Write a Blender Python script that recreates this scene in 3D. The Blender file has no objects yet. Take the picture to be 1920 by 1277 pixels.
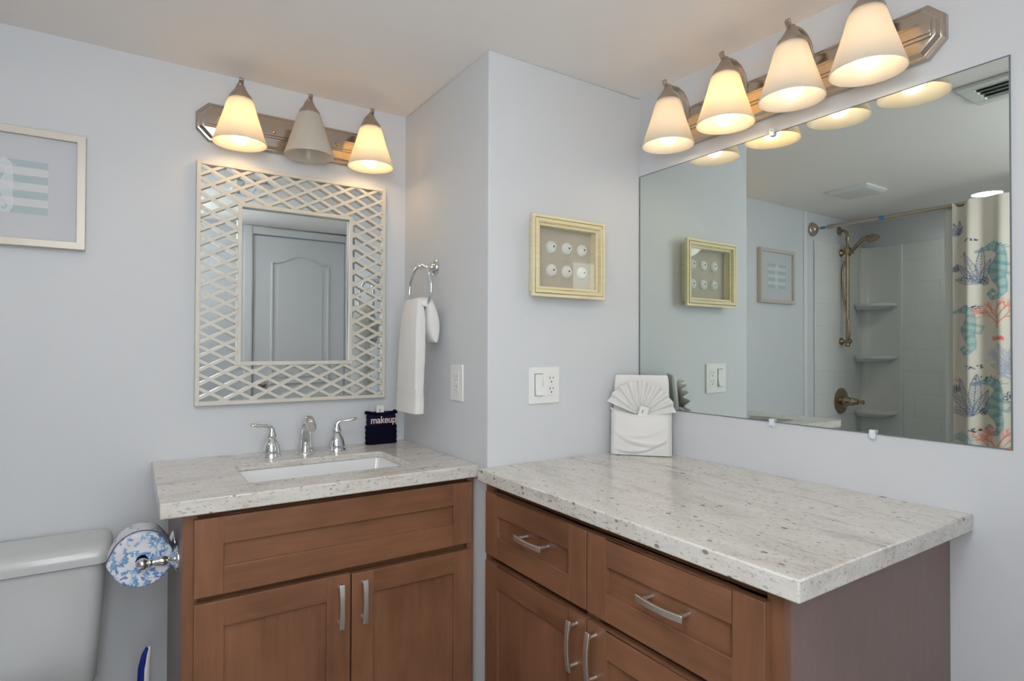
import bpy, bmesh, math, random
import numpy as np
from mathutils import Vector, Matrix
random.seed(7)
rng = np.random.default_rng(7)
SC = bpy.context.scene
COL = SC.collection
pi = math.pi

# ------------------------------------------------------------------ camera, world, exposure
YAW, PITCH, ROLL, FPX = 33.3622, 0.6812, 0.1969, 1095.86
CAMZ = 1.2234
a_, b_, c_ = (math.radians(v) for v in (YAW, PITCH, ROLL))
fwd = Vector((math.sin(a_) * math.cos(b_), math.cos(a_) * math.cos(b_), math.sin(b_)))
rt = Vector((math.cos(a_), -math.sin(a_), 0)); up = rt.cross(fwd)
r2 = rt * math.cos(c_) + up * math.sin(c_); u2 = up * math.cos(c_) - rt * math.sin(c_)
cam_data = bpy.data.cameras.new('camera')
cam_data.sensor_width = 36.0
cam_data.sensor_fit = 'HORIZONTAL'
cam_data.lens = FPX / 1920 * 36.0
cam_data.clip_start = 0.02
cam = bpy.data.objects.new('camera', cam_data)
COL.objects.link(cam)
cam.matrix_world = Matrix(((r2.x, u2.x, -fwd.x, 0), (r2.y, u2.y, -fwd.y, 0), (r2.z, u2.z, -fwd.z, CAMZ), (0, 0, 0, 1)))
SC.camera = cam
world = bpy.data.worlds.new('world'); SC.world = world
world.use_nodes = True
world.node_tree.nodes['Background'].inputs[0].default_value = (0.6, 0.68, 0.8, 1)
world.node_tree.nodes['Background'].inputs[1].default_value = 0.3
SC.view_settings.view_transform = 'Standard'
SC.view_settings.look = 'None'
SC.view_settings.gamma = 1
SC.view_settings.use_curve_mapping = False
SC.view_settings.exposure = 0.32
BULB = 8.5            # glow of the warm vanity bulbs
GLOBE_FILL = 14.0           # glow of the unseen fill globe added under the ceiling
PANE_FILL = 5.0             # glow of the fill window added behind the camera
CAN = 30.0            # recessed light over the tub
WARM = (1.0, 0.66, 0.33)
COOL = (0.92, 0.97, 1.0)

# room planes (metres)
XR, YB, YF, XM, ZC, CE = 0.891, 2.106, 1.482, 1.517, 0.87, 2.11
T = 0.0365            # worktop thickness
YD = -0.41            # door wall
XT = -1.36            # wall behind the tub

# ------------------------------------------------------------------ materials
def new_mat(name):
    m = bpy.data.materials.new(name); m.use_nodes = True
    nt = m.node_tree
    return m, nt, nt.nodes['Principled BSDF']

def lin(c):
    return tuple((v / 12.92 if v <= 0.04045 else ((v + 0.055) / 1.055) ** 2.4) for v in (x / 255 for x in c))

def simple(name, srgb, rough=0.5, metal=0.0, spec=0.5, bump=None, coat=0.0):
    m, nt, b = new_mat(name)
    b.inputs['Base Color'].default_value = (*lin(srgb), 1)
    b.inputs['Roughness'].default_value = rough
    b.inputs['Metallic'].default_value = metal
    b.inputs['Specular IOR Level'].default_value = spec
    b.inputs['Coat Weight'].default_value = coat
    if bump:
        scale, strength, dist = bump
        add_bump(nt, b, noise(nt, scale, 3), strength, dist)
    return m

def coords(nt, scale=(1, 1, 1)):
    tc = nt.nodes.new('ShaderNodeTexCoord'); mp = nt.nodes.new('ShaderNodeMapping')
    mp.inputs['Scale'].default_value = scale
    nt.links.new(tc.outputs['Object'], mp.inputs['Vector'])
    return mp.outputs['Vector']

def noise(nt, scale, detail=2, stretch=(1, 1, 1), rough=0.5, dist=0.0):
    n = nt.nodes.new('ShaderNodeTexNoise')
    n.inputs['Scale'].default_value = scale; n.inputs['Detail'].default_value = detail
    n.inputs['Roughness'].default_value = rough; n.inputs['Distortion'].default_value = dist
    nt.links.new(coords(nt, stretch), n.inputs['Vector'])
    return n.outputs['Fac']

def ramp(nt, fac, stops, interp='LINEAR'):
    r = nt.nodes.new('ShaderNodeValToRGB'); r.color_ramp.interpolation = interp
    el = r.color_ramp.elements
    while len(el) < len(stops): el.new(0.5)
    for e, (p, c) in zip(el, stops):
        e.position = p; e.color = (*c, 1)
    nt.links.new(fac, r.inputs['Fac'])
    return r.outputs['Color']

def mix(nt, fac, a, b, mode='MIX'):
    n = nt.nodes.new('ShaderNodeMix'); n.data_type = 'RGBA'; n.blend_type = mode
    for sock, v in ((n.inputs['Factor'], fac), (n.inputs['A'], a), (n.inputs['B'], b)):
        if isinstance(v, (int, float)): sock.default_value = v
        elif isinstance(v, tuple): sock.default_value = (*v, 1)
        else: nt.links.new(v, sock)
    return n.outputs['Result']

def math_(nt, op, a, b=0.0):
    n = nt.nodes.new('ShaderNodeMath'); n.operation = op
    for s, v in zip(n.inputs, (a, b)):
        if isinstance(v, (int, float)): s.default_value = v
        else: nt.links.new(v, s)
    return n.outputs[0]

def add_bump(nt, b, height, strength=0.3, dist=0.002):
    bp = nt.nodes.new('ShaderNodeBump'); bp.inputs['Strength'].default_value = strength
    bp.inputs['Distance'].default_value = dist
    nt.links.new(height, bp.inputs['Height']); nt.links.new(bp.outputs['Normal'], b.inputs['Normal'])

def m_paint(name, srgb, rough=0.55):
    m, nt, b = new_mat(name)
    b.inputs['Roughness'].default_value = rough
    b.inputs['Specular IOR Level'].default_value = 0.3
    c = lin(srgb)
    nt.links.new(ramp(nt, noise(nt, 3, 2), [(0.3, tuple(v * 0.985 for v in c)), (0.7, c)]), b.inputs['Base Color'])
    add_bump(nt, b, noise(nt, 140, 3), 0.10, 0.001)
    return m

M = {}
M['wall'] = m_paint('wall_paint', (216, 219, 223))
M['ceil'] = m_paint('ceiling_paint', (250, 246, 243), 0.8)
M['trim'] = simple('white_trim', (232, 233, 234), 0.35)
M['door'] = simple('door_paint', (228, 230, 232), 0.35)

def m_granite(name, stretch):
    m, nt, b = new_mat(name)
    b.inputs['Roughness'].default_value = 0.16
    b.inputs['Specular IOR Level'].default_value = 0.5
    soft = tuple(0.22 + 0.78 * v for v in stretch)
    s1 = noise(nt, 11, 8, soft, 0.7, 0.4)
    base = ramp(nt, s1, [(0.28, lin((188, 180, 172))), (0.43, lin((212, 207, 200))), (0.57, lin((222, 219, 213))), (0.72, lin((200, 188, 178)))])
    s2 = noise(nt, 22, 10, stretch, 0.8, 0.2)
    veins = ramp(nt, s2, [(0.55, (0, 0, 0)), (0.66, (1, 1, 1))])
    c1 = mix(nt, math_(nt, 'MULTIPLY', veins, 0.7), base, lin((146, 140, 138)))
    s3 = noise(nt, 170, 3, tuple(0.4 + 0.6 * v for v in stretch), 0.7)
    grains = ramp(nt, s3, [(0.57, (0, 0, 0)), (0.68, (1, 1, 1))])
    c2 = mix(nt, math_(nt, 'MULTIPLY', grains, 0.7), c1, lin((132, 127, 126)))
    c3 = c2
    for vs, keep, size, amt, col in ((70, 0.78, 0.30, 0.75, (112, 92, 90)), (26, 0.86, 0.17, 0.85, (100, 76, 74))):
        vo = nt.nodes.new('ShaderNodeTexVoronoi'); vo.inputs['Scale'].default_value = vs
        nt.links.new(coords(nt, tuple(0.55 + 0.45 * v for v in stretch)), vo.inputs['Vector'])
        sep = nt.nodes.new('ShaderNodeSeparateColor'); nt.links.new(vo.outputs['Color'], sep.inputs[0])
        near = math_(nt, 'LESS_THAN', vo.outputs['Distance'], math_(nt, 'MULTIPLY', sep.outputs[1], size))
        pick = math_(nt, 'GREATER_THAN', sep.outputs[0], keep)
        c3 = mix(nt, math_(nt, 'MULTIPLY', math_(nt, 'MULTIPLY', near, pick), amt), c3, lin(col))
    nt.links.new(c3, b.inputs['Base Color'])
    return m
M['granite_x'] = m_granite('granite_streaks_across', (0.16, 1, 1))
M['granite_y'] = m_granite('granite_streaks_along', (1, 0.16, 1))

def m_wood(name, stretch, c_dark, c_mid, c_light, rough=0.34, fine_lo=0.86):
    m, nt, b = new_mat(name)
    b.inputs['Roughness'].default_value = rough
    b.inputs['Specular IOR Level'].default_value = 0.45
    big = ramp(nt, noise(nt, 5, 3, tuple(0.5 + 0.5 * v for v in stretch)), [(0.3, lin(c_dark)), (0.5, lin(c_mid)), (0.72, lin(c_light))])
    fine = ramp(nt, noise(nt, 60, 6, stretch, 0.7), [(0.35, (fine_lo,) * 3), (0.65, (1.06, 1.06, 1.06))])
    nt.links.new(mix(nt, 1.0, big, fine, 'MULTIPLY'), b.inputs['Base Color'])
    add_bump(nt, b, noise(nt, 90, 4, stretch), 0.05, 0.001)
    return m
BR = ((108, 72, 52), (133, 92, 68), (150, 105, 78))
M['wood_h'] = m_wood('stained_maple_horizontal', (0.08, 0.08, 1), *BR)
M['wood_v'] = m_wood('stained_maple_vertical', (1, 1, 0.08), *BR)
M['laminate'] = m_wood('brown_end_panel', (1, 1, 0.2), (126, 106, 101), (130, 109, 104), (134, 112, 107), 0.38, 0.96)
M['dark'] = simple('cabinet_inside', (52, 32, 24), 0.8)
M['chrome'] = simple('chrome', (225, 227, 230), 0.07, 1.0)
M['steel'] = simple('satin_chrome_pull', (236, 235, 233), 0.38, 1.0)
M['nickel'] = simple('brushed_nickel', (190, 178, 166), 0.3, 1.0)
M['plate'] = simple('polished_nickel_plate', (196, 184, 172), 0.16, 1.0)
M['bronze'] = simple('champagne_nickel', (172, 150, 126), 0.2, 1.0)
M['brass'] = simple('brass_screw', (214, 178, 120), 0.2, 1.0)
M['porcelain'] = simple('white_porcelain', (236, 237, 238), 0.12, coat=0.3)
M['tank'] = simple('toilet_ceramic', (204, 206, 207), 0.18)
M['plastic'] = simple('white_plastic', (236, 237, 236), 0.3)
M['slot'] = simple('dark_slot', (62, 62, 62), 0.6)
M['gap'] = simple('switch_shadow_gap', (150, 150, 150), 0.6)
M['towel'] = simple('white_terry', (238, 237, 235), 0.95, spec=0.1, bump=(700, 0.7, 0.002))
M['towel_b'] = simple('white_terry_border', (232, 231, 228), 0.9, spec=0.1, bump=(1600, 0.3, 0.001))
M['navy'] = simple('navy_terry', (24, 20, 40), 1.0, spec=0.05, bump=(600, 1.0, 0.003))
M['navy_flat'] = simple('navy_band', (32, 28, 48), 0.9, spec=0.1, bump=(1500, 0.3, 0.001))
M['thread'] = simple('pale_pink_thread', (224, 202, 204), 0.8)
M['card'] = simple('white_card', (232, 231, 228), 0.6)
M['ink'] = simple('black_ink', (40, 40, 42), 0.6)
M['lattice'] = simple('ivory_lacquer', (216, 211, 200), 0.4)
M['cream'] = None
M['gold'] = simple('champagne_frame', (205, 197, 187), 0.4, 0.2, bump=(300, 0.15, 0.001))
M['gold_side'] = simple('champagne_frame_wood', (200, 170, 138), 0.45)
M['mat'] = simple('grey_mat_board', (200, 202, 207), 0.5)
M['linen'] = simple('linen_backing', (196, 186, 170), 0.9, bump=(900, 0.4, 0.001))
M['urchin'] = simple('white_urchin_shell', (236, 235, 230), 0.7, bump=(400, 0.5, 0.002))
M['tub'] = simple('white_acrylic', (226, 228, 228), 0.14)
M['liner'] = simple('white_vinyl_liner', (226, 230, 226), 0.35)
M['vent'] = simple('white_vent_enamel', (226, 228, 226), 0.4)
M['blue'] = simple('deep_blue_plastic', (20, 46, 130), 0.25)
M['tape'] = simple('blue_tape', (70, 140, 200), 0.4)
M['clipm'] = simple('clear_clip', (225, 230, 235), 0.1)
M['silver_edge'] = simple('tarnished_mirror_edge', (108, 116, 116), 0.45, bump=(200, 0.4, 0.001))

def m_mirror(name, col):
    m, nt, b = new_mat(name)
    b.inputs['Base Color'].default_value = (*col, 1)
    b.inputs['Metallic'].default_value = 1
    b.inputs['Roughness'].default_value = 0.0
    return m
M['mirror'] = m_mirror('mirror_glass', (0.70, 0.76, 0.73))
M['mirror_small'] = m_mirror('small_mirror_glass', (0.72, 0.77, 0.78))

def m_cream():
    m, nt, b = new_mat('cream_distressed_paint')
    b.inputs['Roughness'].default_value = 0.5
    n = noise(nt, 14, 5, (0.2, 1, 4), 0.7)
    nt.links.new(ramp(nt, n, [(0.3, lin((226, 212, 168))), (0.62, lin((238, 228, 192))), (0.70, lin((196, 176, 128)))]), b.inputs['Base Color'])
    return m
M['cream'] = m_cream()

def m_glow(name, col, strength):
    m, nt, b = new_mat(name)
    b.inputs['Base Color'].default_value = (0.9, 0.9, 0.88, 1)
    b.inputs['Emission Color'].default_value = (*col, 1)
    b.inputs['Emission Strength'].default_value = strength
    return m
M['bulb'] = m_glow('warm_bulb', WARM, BULB * 1.2)
M['fill_globe'] = m_glow('opal_fill_globe', (0.95, 0.98, 1.0), GLOBE_FILL)
M['bulb_soft'] = m_glow('soft_white_bulb', (1.0, 0.76, 0.52), BULB * 0.85)
M['can'] = m_glow('recessed_lens', (1, 0.97, 0.92), CAN)
M['fill_pane'] = m_glow('frosted_fill_pane', COOL, PANE_FILL)

def m_shade():
    m, nt, b = new_mat('frosted_glass')
    out = nt.nodes['Material Output']
    tr = nt.nodes.new('ShaderNodeBsdfTranslucent'); tr.inputs[0].default_value = (0.95, 0.90, 0.80, 1)
    df = nt.nodes.new('ShaderNodeBsdfDiffuse'); df.inputs[0].default_value = (0.74, 0.71, 0.65, 1)
    gl = nt.nodes.new('ShaderNodeBsdfGlossy'); gl.inputs['Roughness'].default_value = 0.25
    m1 = nt.nodes.new('ShaderNodeMixShader'); m1.inputs[0].default_value = 0.42
    nt.links.new(df.outputs[0], m1.inputs[1]); nt.links.new(tr.outputs[0], m1.inputs[2])
    m2 = nt.nodes.new('ShaderNodeMixShader'); m2.inputs[0].default_value = 0.05
    nt.links.new(m1.outputs[0], m2.inputs[1]); nt.links.new(gl.outputs[0], m2.inputs[2])
    nt.links.new(m2.outputs[0], out.inputs['Surface'])
    return m
M['shade'] = m_shade()

def m_pane():
    m, nt, b = new_mat('thin_pane')
    out = nt.nodes['Material Output']
    tr = nt.nodes.new('ShaderNodeBsdfTransparent'); tr.inputs[0].default_value = (0.96, 0.97, 0.97, 1)
    gl = nt.nodes.new('ShaderNodeBsdfGlossy'); gl.inputs['Roughness'].default_value = 0.0
    mx = nt.nodes.new('ShaderNodeMixShader'); mx.inputs[0].default_value = 0.02
    nt.links.new(tr.outputs[0], mx.inputs[1]); nt.links.new(gl.outputs[0], mx.inputs[2])
    nt.links.new(mx.outputs[0], out.inputs['Surface'])
    return m
M['pane'] = m_pane()

def m_painted(name, rough=0.8, spec=0.2, bump=None):
    m, nt, b = new_mat(name)
    at = nt.nodes.new('ShaderNodeVertexColor'); at.layer_name = 'print'
    nt.links.new(at.outputs['Color'], b.inputs['Base Color'])
    b.inputs['Roughness'].default_value = rough; b.inputs['Specular IOR Level'].default_value = spec
    if bump: add_bump(nt, b, noise(nt, bump[0], 3), bump[1], bump[2])
    return m
M['curtain'] = m_painted('printed_curtain_cloth', 0.85, 0.15, (500, 0.2, 0.001))
M['seaprint'] = m_painted('printed_paper', 0.5, 0.3)
M['floral'] = m_painted('blue_floral_paper', 0.8, 0.15, (260, 0.5, 0.002))

def m_tile():
    m, nt, b = new_mat('tub_surround_tile')
    b.inputs['Roughness'].default_value = 0.16
    br = nt.nodes.new('ShaderNodeTexBrick')
    tc = nt.nodes.new('ShaderNodeTexCoord')
    sx = nt.nodes.new('ShaderNodeSeparateXYZ'); nt.links.new(tc.outputs['Object'], sx.inputs[0])
    cx = nt.nodes.new('ShaderNodeCombineXYZ')
    nt.links.new(math_(nt, 'ADD', sx.outputs[0], sx.outputs[1]), cx.inputs[0]); nt.links.new(sx.outputs[2], cx.inputs[1])
    nt.links.new(cx.outputs[0], br.inputs['Vector'])
    br.inputs['Scale'].default_value = 1.0
    br.inputs['Brick Width'].default_value = 0.29; br.inputs['Row Height'].default_value = 0.15
    br.inputs['Mortar Size'].default_value = 0.004; br.inputs['Mortar Smooth'].default_value = 0.7
    for k in (0, 1): br.inputs['Color%d' % (k + 1)].default_value = (*lin((222, 223, 222)), 1)
    br.inputs['Mortar'].default_value = (*lin((216, 218, 217)), 1)
    nt.links.new(br.outputs['Color'], b.inputs['Base Color'])
    inv = math_(nt, 'SUBTRACT', 1.0, br.outputs['Fac'])
    add_bump(nt, b, inv, 0.3, 0.002)
    return m
M['tile'] = m_tile()

def m_floor():
    m, nt, b = new_mat('floor_tile')
    br = nt.nodes.new('ShaderNodeTexBrick'); br.offset = 0.0
    nt.links.new(coords(nt), br.inputs['Vector'])
    br.inputs['Scale'].default_value = 1.0
    br.inputs['Brick Width'].default_value = 0.33; br.inputs['Row Height'].default_value = 0.33; br.inputs['Mortar Size'].default_value = 0.004
    br.inputs['Color1'].default_value = (*lin((150, 138, 124)), 1); br.inputs['Color2'].default_value = (*lin((144, 132, 118)), 1)
    br.inputs['Mortar'].default_value = (*lin((120, 112, 102)), 1)
    nt.links.new(br.outputs['Color'], b.inputs['Base Color'])
    b.inputs['Roughness'].default_value = 0.3
    return m
M['floor'] = m_floor()

# ------------------------------------------------------------------ mesh helpers
class MB:
    def __init__(s): s.v = []; s.f = []; s.mi = []; s.cur = 0
    def add(s, verts, faces):
        o = len(s.v); s.v += [tuple(v) for v in verts]
        for f in faces: s.f.append(tuple(o + i for i in f)); s.mi.append(s.cur)
    def box(s, x0, x1, y0, y1, z0, z1):
        x0, x1 = sorted((x0, x1)); y0, y1 = sorted((y0, y1)); z0, z1 = sorted((z0, z1))
        s.add([(x, y, z) for z in (z0, z1) for y in (y0, y1) for x in (x0, x1)],
              [(0, 2, 3, 1), (4, 5, 7, 6), (0, 1, 5, 4), (2, 6, 7, 3), (0, 4, 6, 2), (1, 3, 7, 5)])
        return s
    def loft(s, secs, cap0=True, cap1=True, closed=True, loop=False):
        n = len(secs[0]); V = [p for q in secs for p in q]; F = []
        m = len(secs)
        for i in range(m if loop else m - 1):
            i2 = (i + 1) % m
            for j in range(n if closed else n - 1):
                j2 = (j + 1) % n
                F.append((i * n + j, i * n + j2, i2 * n + j2, i2 * n + j))
        if cap0 and not loop: F.append(tuple(range(n))[::-1])
        if cap1 and not loop: F.append(tuple((m - 1) * n + j for j in range(n)))
        s.add(V, F); return s
    def prism(s, poly, fn, d0, d1):
        """poly: list of (a,b); fn(a,b,d) -> point"""
        return s.loft([[fn(a, b, d0) for a, b in poly], [fn(a, b, d1) for a, b in poly]])
    def lathe(s, prof, c, axis=(0, 0, 1), seg=32, cap=True):
        """prof: list of (r,h) along axis from c"""
        ax = Vector(axis).normalized()
        t = Vector((1, 0, 0)) if abs(ax.x) < 0.9 else Vector((0, 1, 0))
        e1 = ax.cross(t).normalized(); e2 = ax.cross(e1)
        c = Vector(c); secs = []
        for r, h in prof:
            r = max(r, 1e-5)
            secs.append([c + ax * h + (e1 * math.cos(2 * pi * k / seg) + e2 * math.sin(2 * pi * k / seg)) * r for k in range(seg)])
        return s.loft(secs, cap, cap)
    def sweep(s, path, sec, upv=None, closed=False):
        """sec(i,t) -> list of (a,b) offsets; frames carried along the path"""
        P = [Vector(p) for p in path]; n = len(P); secs = []
        nrm = None
        for i in range(n):
            t = (P[(i + 1) % n] - P[i - 1]) if closed else (P[min(i + 1, n - 1)] - P[max(i - 1, 0)])
            t.normalize()
            if nrm is None:
                u = Vector(upv) if upv else (Vector((0, 0, 1)) if abs(t.z) < 0.9 else Vector((1, 0, 0)))
                nrm = (u - t * u.dot(t)).normalized()
            else:
                nrm = (nrm - t * nrm.dot(t)).normalized()
            bn = t.cross(nrm)
            secs.append([P[i] + nrm * a + bn * b for a, b in sec(i, i / max(1, n - 1))])
        return s.loft(secs, loop=closed)
    def tube(s, path, r, seg=14, closed=False, upv=None):
        rf = r if callable(r) else (lambda t: r)
        return s.sweep(path, lambda i, t: [(rf(t) * math.cos(2 * pi * k / seg), rf(t) * math.sin(2 * pi * k / seg)) for k in range(seg)], upv, closed)
    def strap(s, path, w, th, upv):
        wf = w if callable(w) else (lambda t: w)
        return s.sweep(path, lambda i, t: [(th / 2, wf(t) / 2), (th / 2, -wf(t) / 2), (-th / 2, -wf(t) / 2), (-th / 2, wf(t) / 2)], upv)
    def ball(s, c, r, seg=24, rings=12, sc=(1, 1, 1)):
        c = Vector(c); secs = []
        for i in range(rings + 1):
            th = pi * i / rings; rr = max(math.sin(th), 1e-4)
            secs.append([c + Vector((r * sc[0] * rr * math.cos(2 * pi * k / seg), r * sc[1] * rr * math.sin(2 * pi * k / seg), r * sc[2] * math.cos(th))) for k in range(seg)])
        return s.loft(secs)
    def grid(s, nu, nv, fn):
        s.add([fn(i / nu, j / nv) for j in range(nv + 1) for i in range(nu + 1)],
              [(j * (nu + 1) + i, j * (nu + 1) + i + 1, (j + 1) * (nu + 1) + i + 1, (j + 1) * (nu + 1) + i) for j in range(nv) for i in range(nu)])
        return s

def wloc(o):
    v = Vector((0, 0, 0))
    while o is not None:
        v = v + o.location; o = o.parent
    return v

def obj(name, mb, mats, parent=None, bevel=0.0, seg=2, smooth=35, recalc=True, base=None, subsurf=0):
    if not isinstance(mats, (list, tuple)): mats = [mats]
    off = wloc(parent) if parent is not None else Vector(base or (0, 0, 0))
    me = bpy.data.meshes.new(name)
    me.from_pydata([(v[0] - off.x, v[1] - off.y, v[2] - off.z) for v in mb.v], [], mb.f)
    for m in mats: me.materials.append(m)
    me.polygons.foreach_set('material_index', mb.mi)
    if recalc:
        bm = bmesh.new(); bm.from_mesh(me)
        bmesh.ops.remove_doubles(bm, verts=bm.verts, dist=1e-6)
        bmesh.ops.recalc_face_normals(bm, faces=bm.faces)
        bm.to_mesh(me); bm.free()
    me.polygons.foreach_set('use_smooth', [True] * len(me.polygons))
    me.set_sharp_from_angle(angle=math.radians(smooth))
    o = bpy.data.objects.new(name, me); COL.objects.link(o)
    if parent is not None: o.parent = parent
    elif base: o.location = base
    if bevel > 0:
        md = o.modifiers.new('bevel', 'BEVEL'); md.width = bevel; md.segments = seg
        md.limit_method = 'ANGLE'; md.angle_limit = math.radians(40); md.harden_normals = False
    if subsurf:
        md = o.modifiers.new('smooth', 'SUBSURF'); md.levels = subsurf; md.render_levels = subsurf
    return o

def thing(name, label, cat, base=(0, 0, 0), group=None):
    o = bpy.data.objects.new(name, None); COL.objects.link(o)
    o.location = base; o.empty_display_size = 0.05
    return tag(o, label, cat, group)

def tag(o, label, cat, group=None):
    o['label'] = label; o['category'] = cat
    if group: o['group'] = group
    return o

def struct(name, mb, mats, parent=None, **k):
    o = obj(name, mb, mats, parent, **k)
    if parent is None: o['kind'] = 'structure'
    return o

def paint(o, fn):
    """fn(x,y,z arrays) -> (n,3) linear colours, stored per vertex"""
    me = o.data; n = len(me.vertices)
    co = np.empty(n * 3); me.vertices.foreach_get('co', co); co = co.reshape(n, 3)
    c = np.ones((n, 4)); c[:, :3] = fn(co)
    at = me.color_attributes.new('print', 'FLOAT_COLOR', 'POINT')
    at.data.foreach_set('color', c.astype(np.float32).ravel())

def rrect(x0, x1, y0, y1, r, n=6):
    pts = []
    for cx, cy, a0 in ((x1 - r, y1 - r, 0), (x0 + r, y1 - r, 90), (x0 + r, y0 + r, 180), (x1 - r, y0 + r, 270)):
        for k in range(n + 1):
            a = math.radians(a0 + 90 * k / n); pts.append((cx + r * math.cos(a), cy + r * math.sin(a)))
    return pts

# ------------------------------------------------------------------ the room
struct('floor', MB().box(-1.55, 1.72, -0.6, 2.3, -0.1, 0), M['floor'])
struct('ceiling', MB().box(-1.55, 1.72, -0.6, 2.3, CE, CE + 0.1), M['ceil'])
struct('wall_back', MB().box(-1.55, 0.95, YB, YB + 0.12, 0, CE), M['wall'])
struct('wall_partition', MB().box(XR, XM + 0.12, YF, YB + 0.12, 0, CE), M['wall'], bevel=0.004)
struct('wall_right', MB().box(XM, XM + 0.12, -0.6, YF, 0, CE), M['wall'])
struct('wall_tub', MB().box(XT - 0.12, XT, 0.56, YB, 0, CE), M['wall'])
struct('wall_left', MB().box(-1.5, -0.70, -0.5, 0.56, 0, CE), M['wall'])
DX0, DX1, DTOP = 0.765, 1.435, 2.04
WX0, WX1, WZ0, WZ1 = -0.30, 0.33, 0.85, 1.85
w = MB().box(-0.70, WX0 - 0.04, YD - 0.12, YD, 0, CE).box(WX0 - 0.04, WX1 + 0.04, YD - 0.12, YD, 0, WZ0 - 0.04).box(WX0 - 0.04, WX1 + 0.04, YD - 0.12, YD, WZ1 + 0.04, CE).box(WX1 + 0.04, DX0 - 0.02, YD - 0.12, YD, 0, CE).box(DX1 + 0.02, XM, YD - 0.12, YD, 0, CE).box(DX0 - 0.02, DX1 + 0.02, YD - 0.12, YD, DTOP + 0.012, CE)
struct('wall_front', w, M['wall'])
# closed panel door behind the camera, seen in the lattice mirror
d = MB().box(DX0, DX1, YD - 0.035, YD - 0.001, 0.008, DTOP)
door = struct('door_1', d, M['door'], bevel=0.002)
def arch(x0, x1, z0, zs, za, n=24):
    p = [(x0, z0), (x1, z0)]
    for k in range(n + 1):
        t = k / n; x = x1 + (x0 - x1) * t
        s = 0.5 - 0.5 * math.cos(2 * pi * min(max((t - 0.04) / 0.92, 0), 1))
        p.append((x, zs + (za - zs) * s))
    return p
for z0, zs, za in ((0.95, 1.85, 1.91), (0.22, 0.82, 0.82)):
    x0, x1 = 0.893, 1.307
    mb = MB()
    mb.tube([(a, YD, b) for a, b in arch(x0, x1, z0, zs, za)], 0.010, 10, closed=True, upv=(0, 1, 0))
    ins = arch(x0 + 0.045, x1 - 0.045, z0 + 0.045, zs - 0.03, za - 0.045)
    mb.prism(ins, lambda a, b, dd: (a, dd, b), YD - 0.005, YD + 0.005)
    obj('panel', mb, M['door'], door, bevel=0.004)
mb = MB().lathe([(0.028, 0), (0.028, 0.006), (0.011, 0.01), (0.011, 0.03), (0.02, 0.036), (0.027, 0.05), (0.024, 0.062), (0.008, 0.068)], (0.83, YD, 0.95), (0, 1, 0), 24)
obj('door_handle', mb, M['nickel'], door)
cs = MB().box(DX0 - 0.065, DX0 - 0.008, YD, YD + 0.014, 0, DTOP + 0.064).box(DX1 + 0.008, DX1 + 0.065, YD, YD + 0.014, 0, DTOP + 0.064).box(DX0 - 0.008, DX1 + 0.008, YD, YD + 0.014, DTOP + 0.008, DTOP + 0.064)
struct('trim_1', cs, M['trim'], bevel=0.003)
struct('trim_2', MB().box(-0.632, -0.598, YB - 0.008, YB, 0.0, CE), M['trim'], bevel=0.002)
struct('baseboard_back', MB().box(-0.598, 0.10, YB - 0.012, YB, 0, 0.09), M['trim'], bevel=0.003)
struct('baseboard_right', MB().box(XM - 0.012, XM, YD, 0.53, 0, 0.09), M['trim'], bevel=0.003)

# opal globe added out of view near the door to brighten the room
LX, LY, LZ = -0.12, 0.20, 1.95
L = thing('ceiling_fill_lamp', 'added fill lamp out of view, a flattened opal glass globe under the ceiling near the door', 'ceiling light', (LX, LY, CE))
obj('canopy', MB().lathe([(0.07, 0), (0.07, -0.012), (0.03, -0.02), (0.010, -0.024), (0.010, -0.06)], (LX, LY, CE), (0, 0, 1), 40), M['nickel'], L)
obj('globe', MB().ball((LX, LY, LZ), 0.16, 48, 24, (1, 1, 0.72)), M['fill_globe'], L)

# window added unseen behind the camera; its glowing pane is cool fill light
WX0, WX1, WZ0, WZ1 = -0.30, 0.33, 0.85, 1.85
fill_win = struct('fill_window_1', MB().box(WX0 - 0.06, WX0, YD - 0.05, YD + 0.014, WZ0 - 0.06, WZ1 + 0.06).box(WX1, WX1 + 0.06, YD - 0.05, YD + 0.014, WZ0 - 0.06, WZ1 + 0.06).box(WX0, WX1, YD - 0.05, YD + 0.014, WZ0 - 0.06, WZ0).box(WX0, WX1, YD - 0.05, YD + 0.014, WZ1, WZ1 + 0.06), M['trim'], bevel=0.003)
obj('pane', MB().box(WX0, WX1, YD - 0.035, YD - 0.03, WZ0, WZ1), M['fill_pane'], fill_win)

# ------------------------------------------------------------------ cabinets
def pull(center, along, out, length=0.115, post=0.030, sink=0.0):
    """arched flat bar pull: along = unit axis, out = outward normal"""
    c, al, o = Vector(center), Vector(along), Vector(out)
    mb = MB(); n = 14
    path = []
    for k in range(n + 1):
        t = k / n * 2 - 1
        path.append(c + al * (t * length / 2) + o * (post - 0.006 * t * t))
    mb.strap(path, lambda t: 0.012 + 0.002 * abs(2 * t - 1), 0.006, o)
    for sgn in (-1, 1):
        mb.lathe([(0.0055, -sink), (0.0045, 0.004 - sink), (0.0045, post - 0.004)], c + al * (sgn * length * 0.40), o, 12)
    return mb

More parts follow.
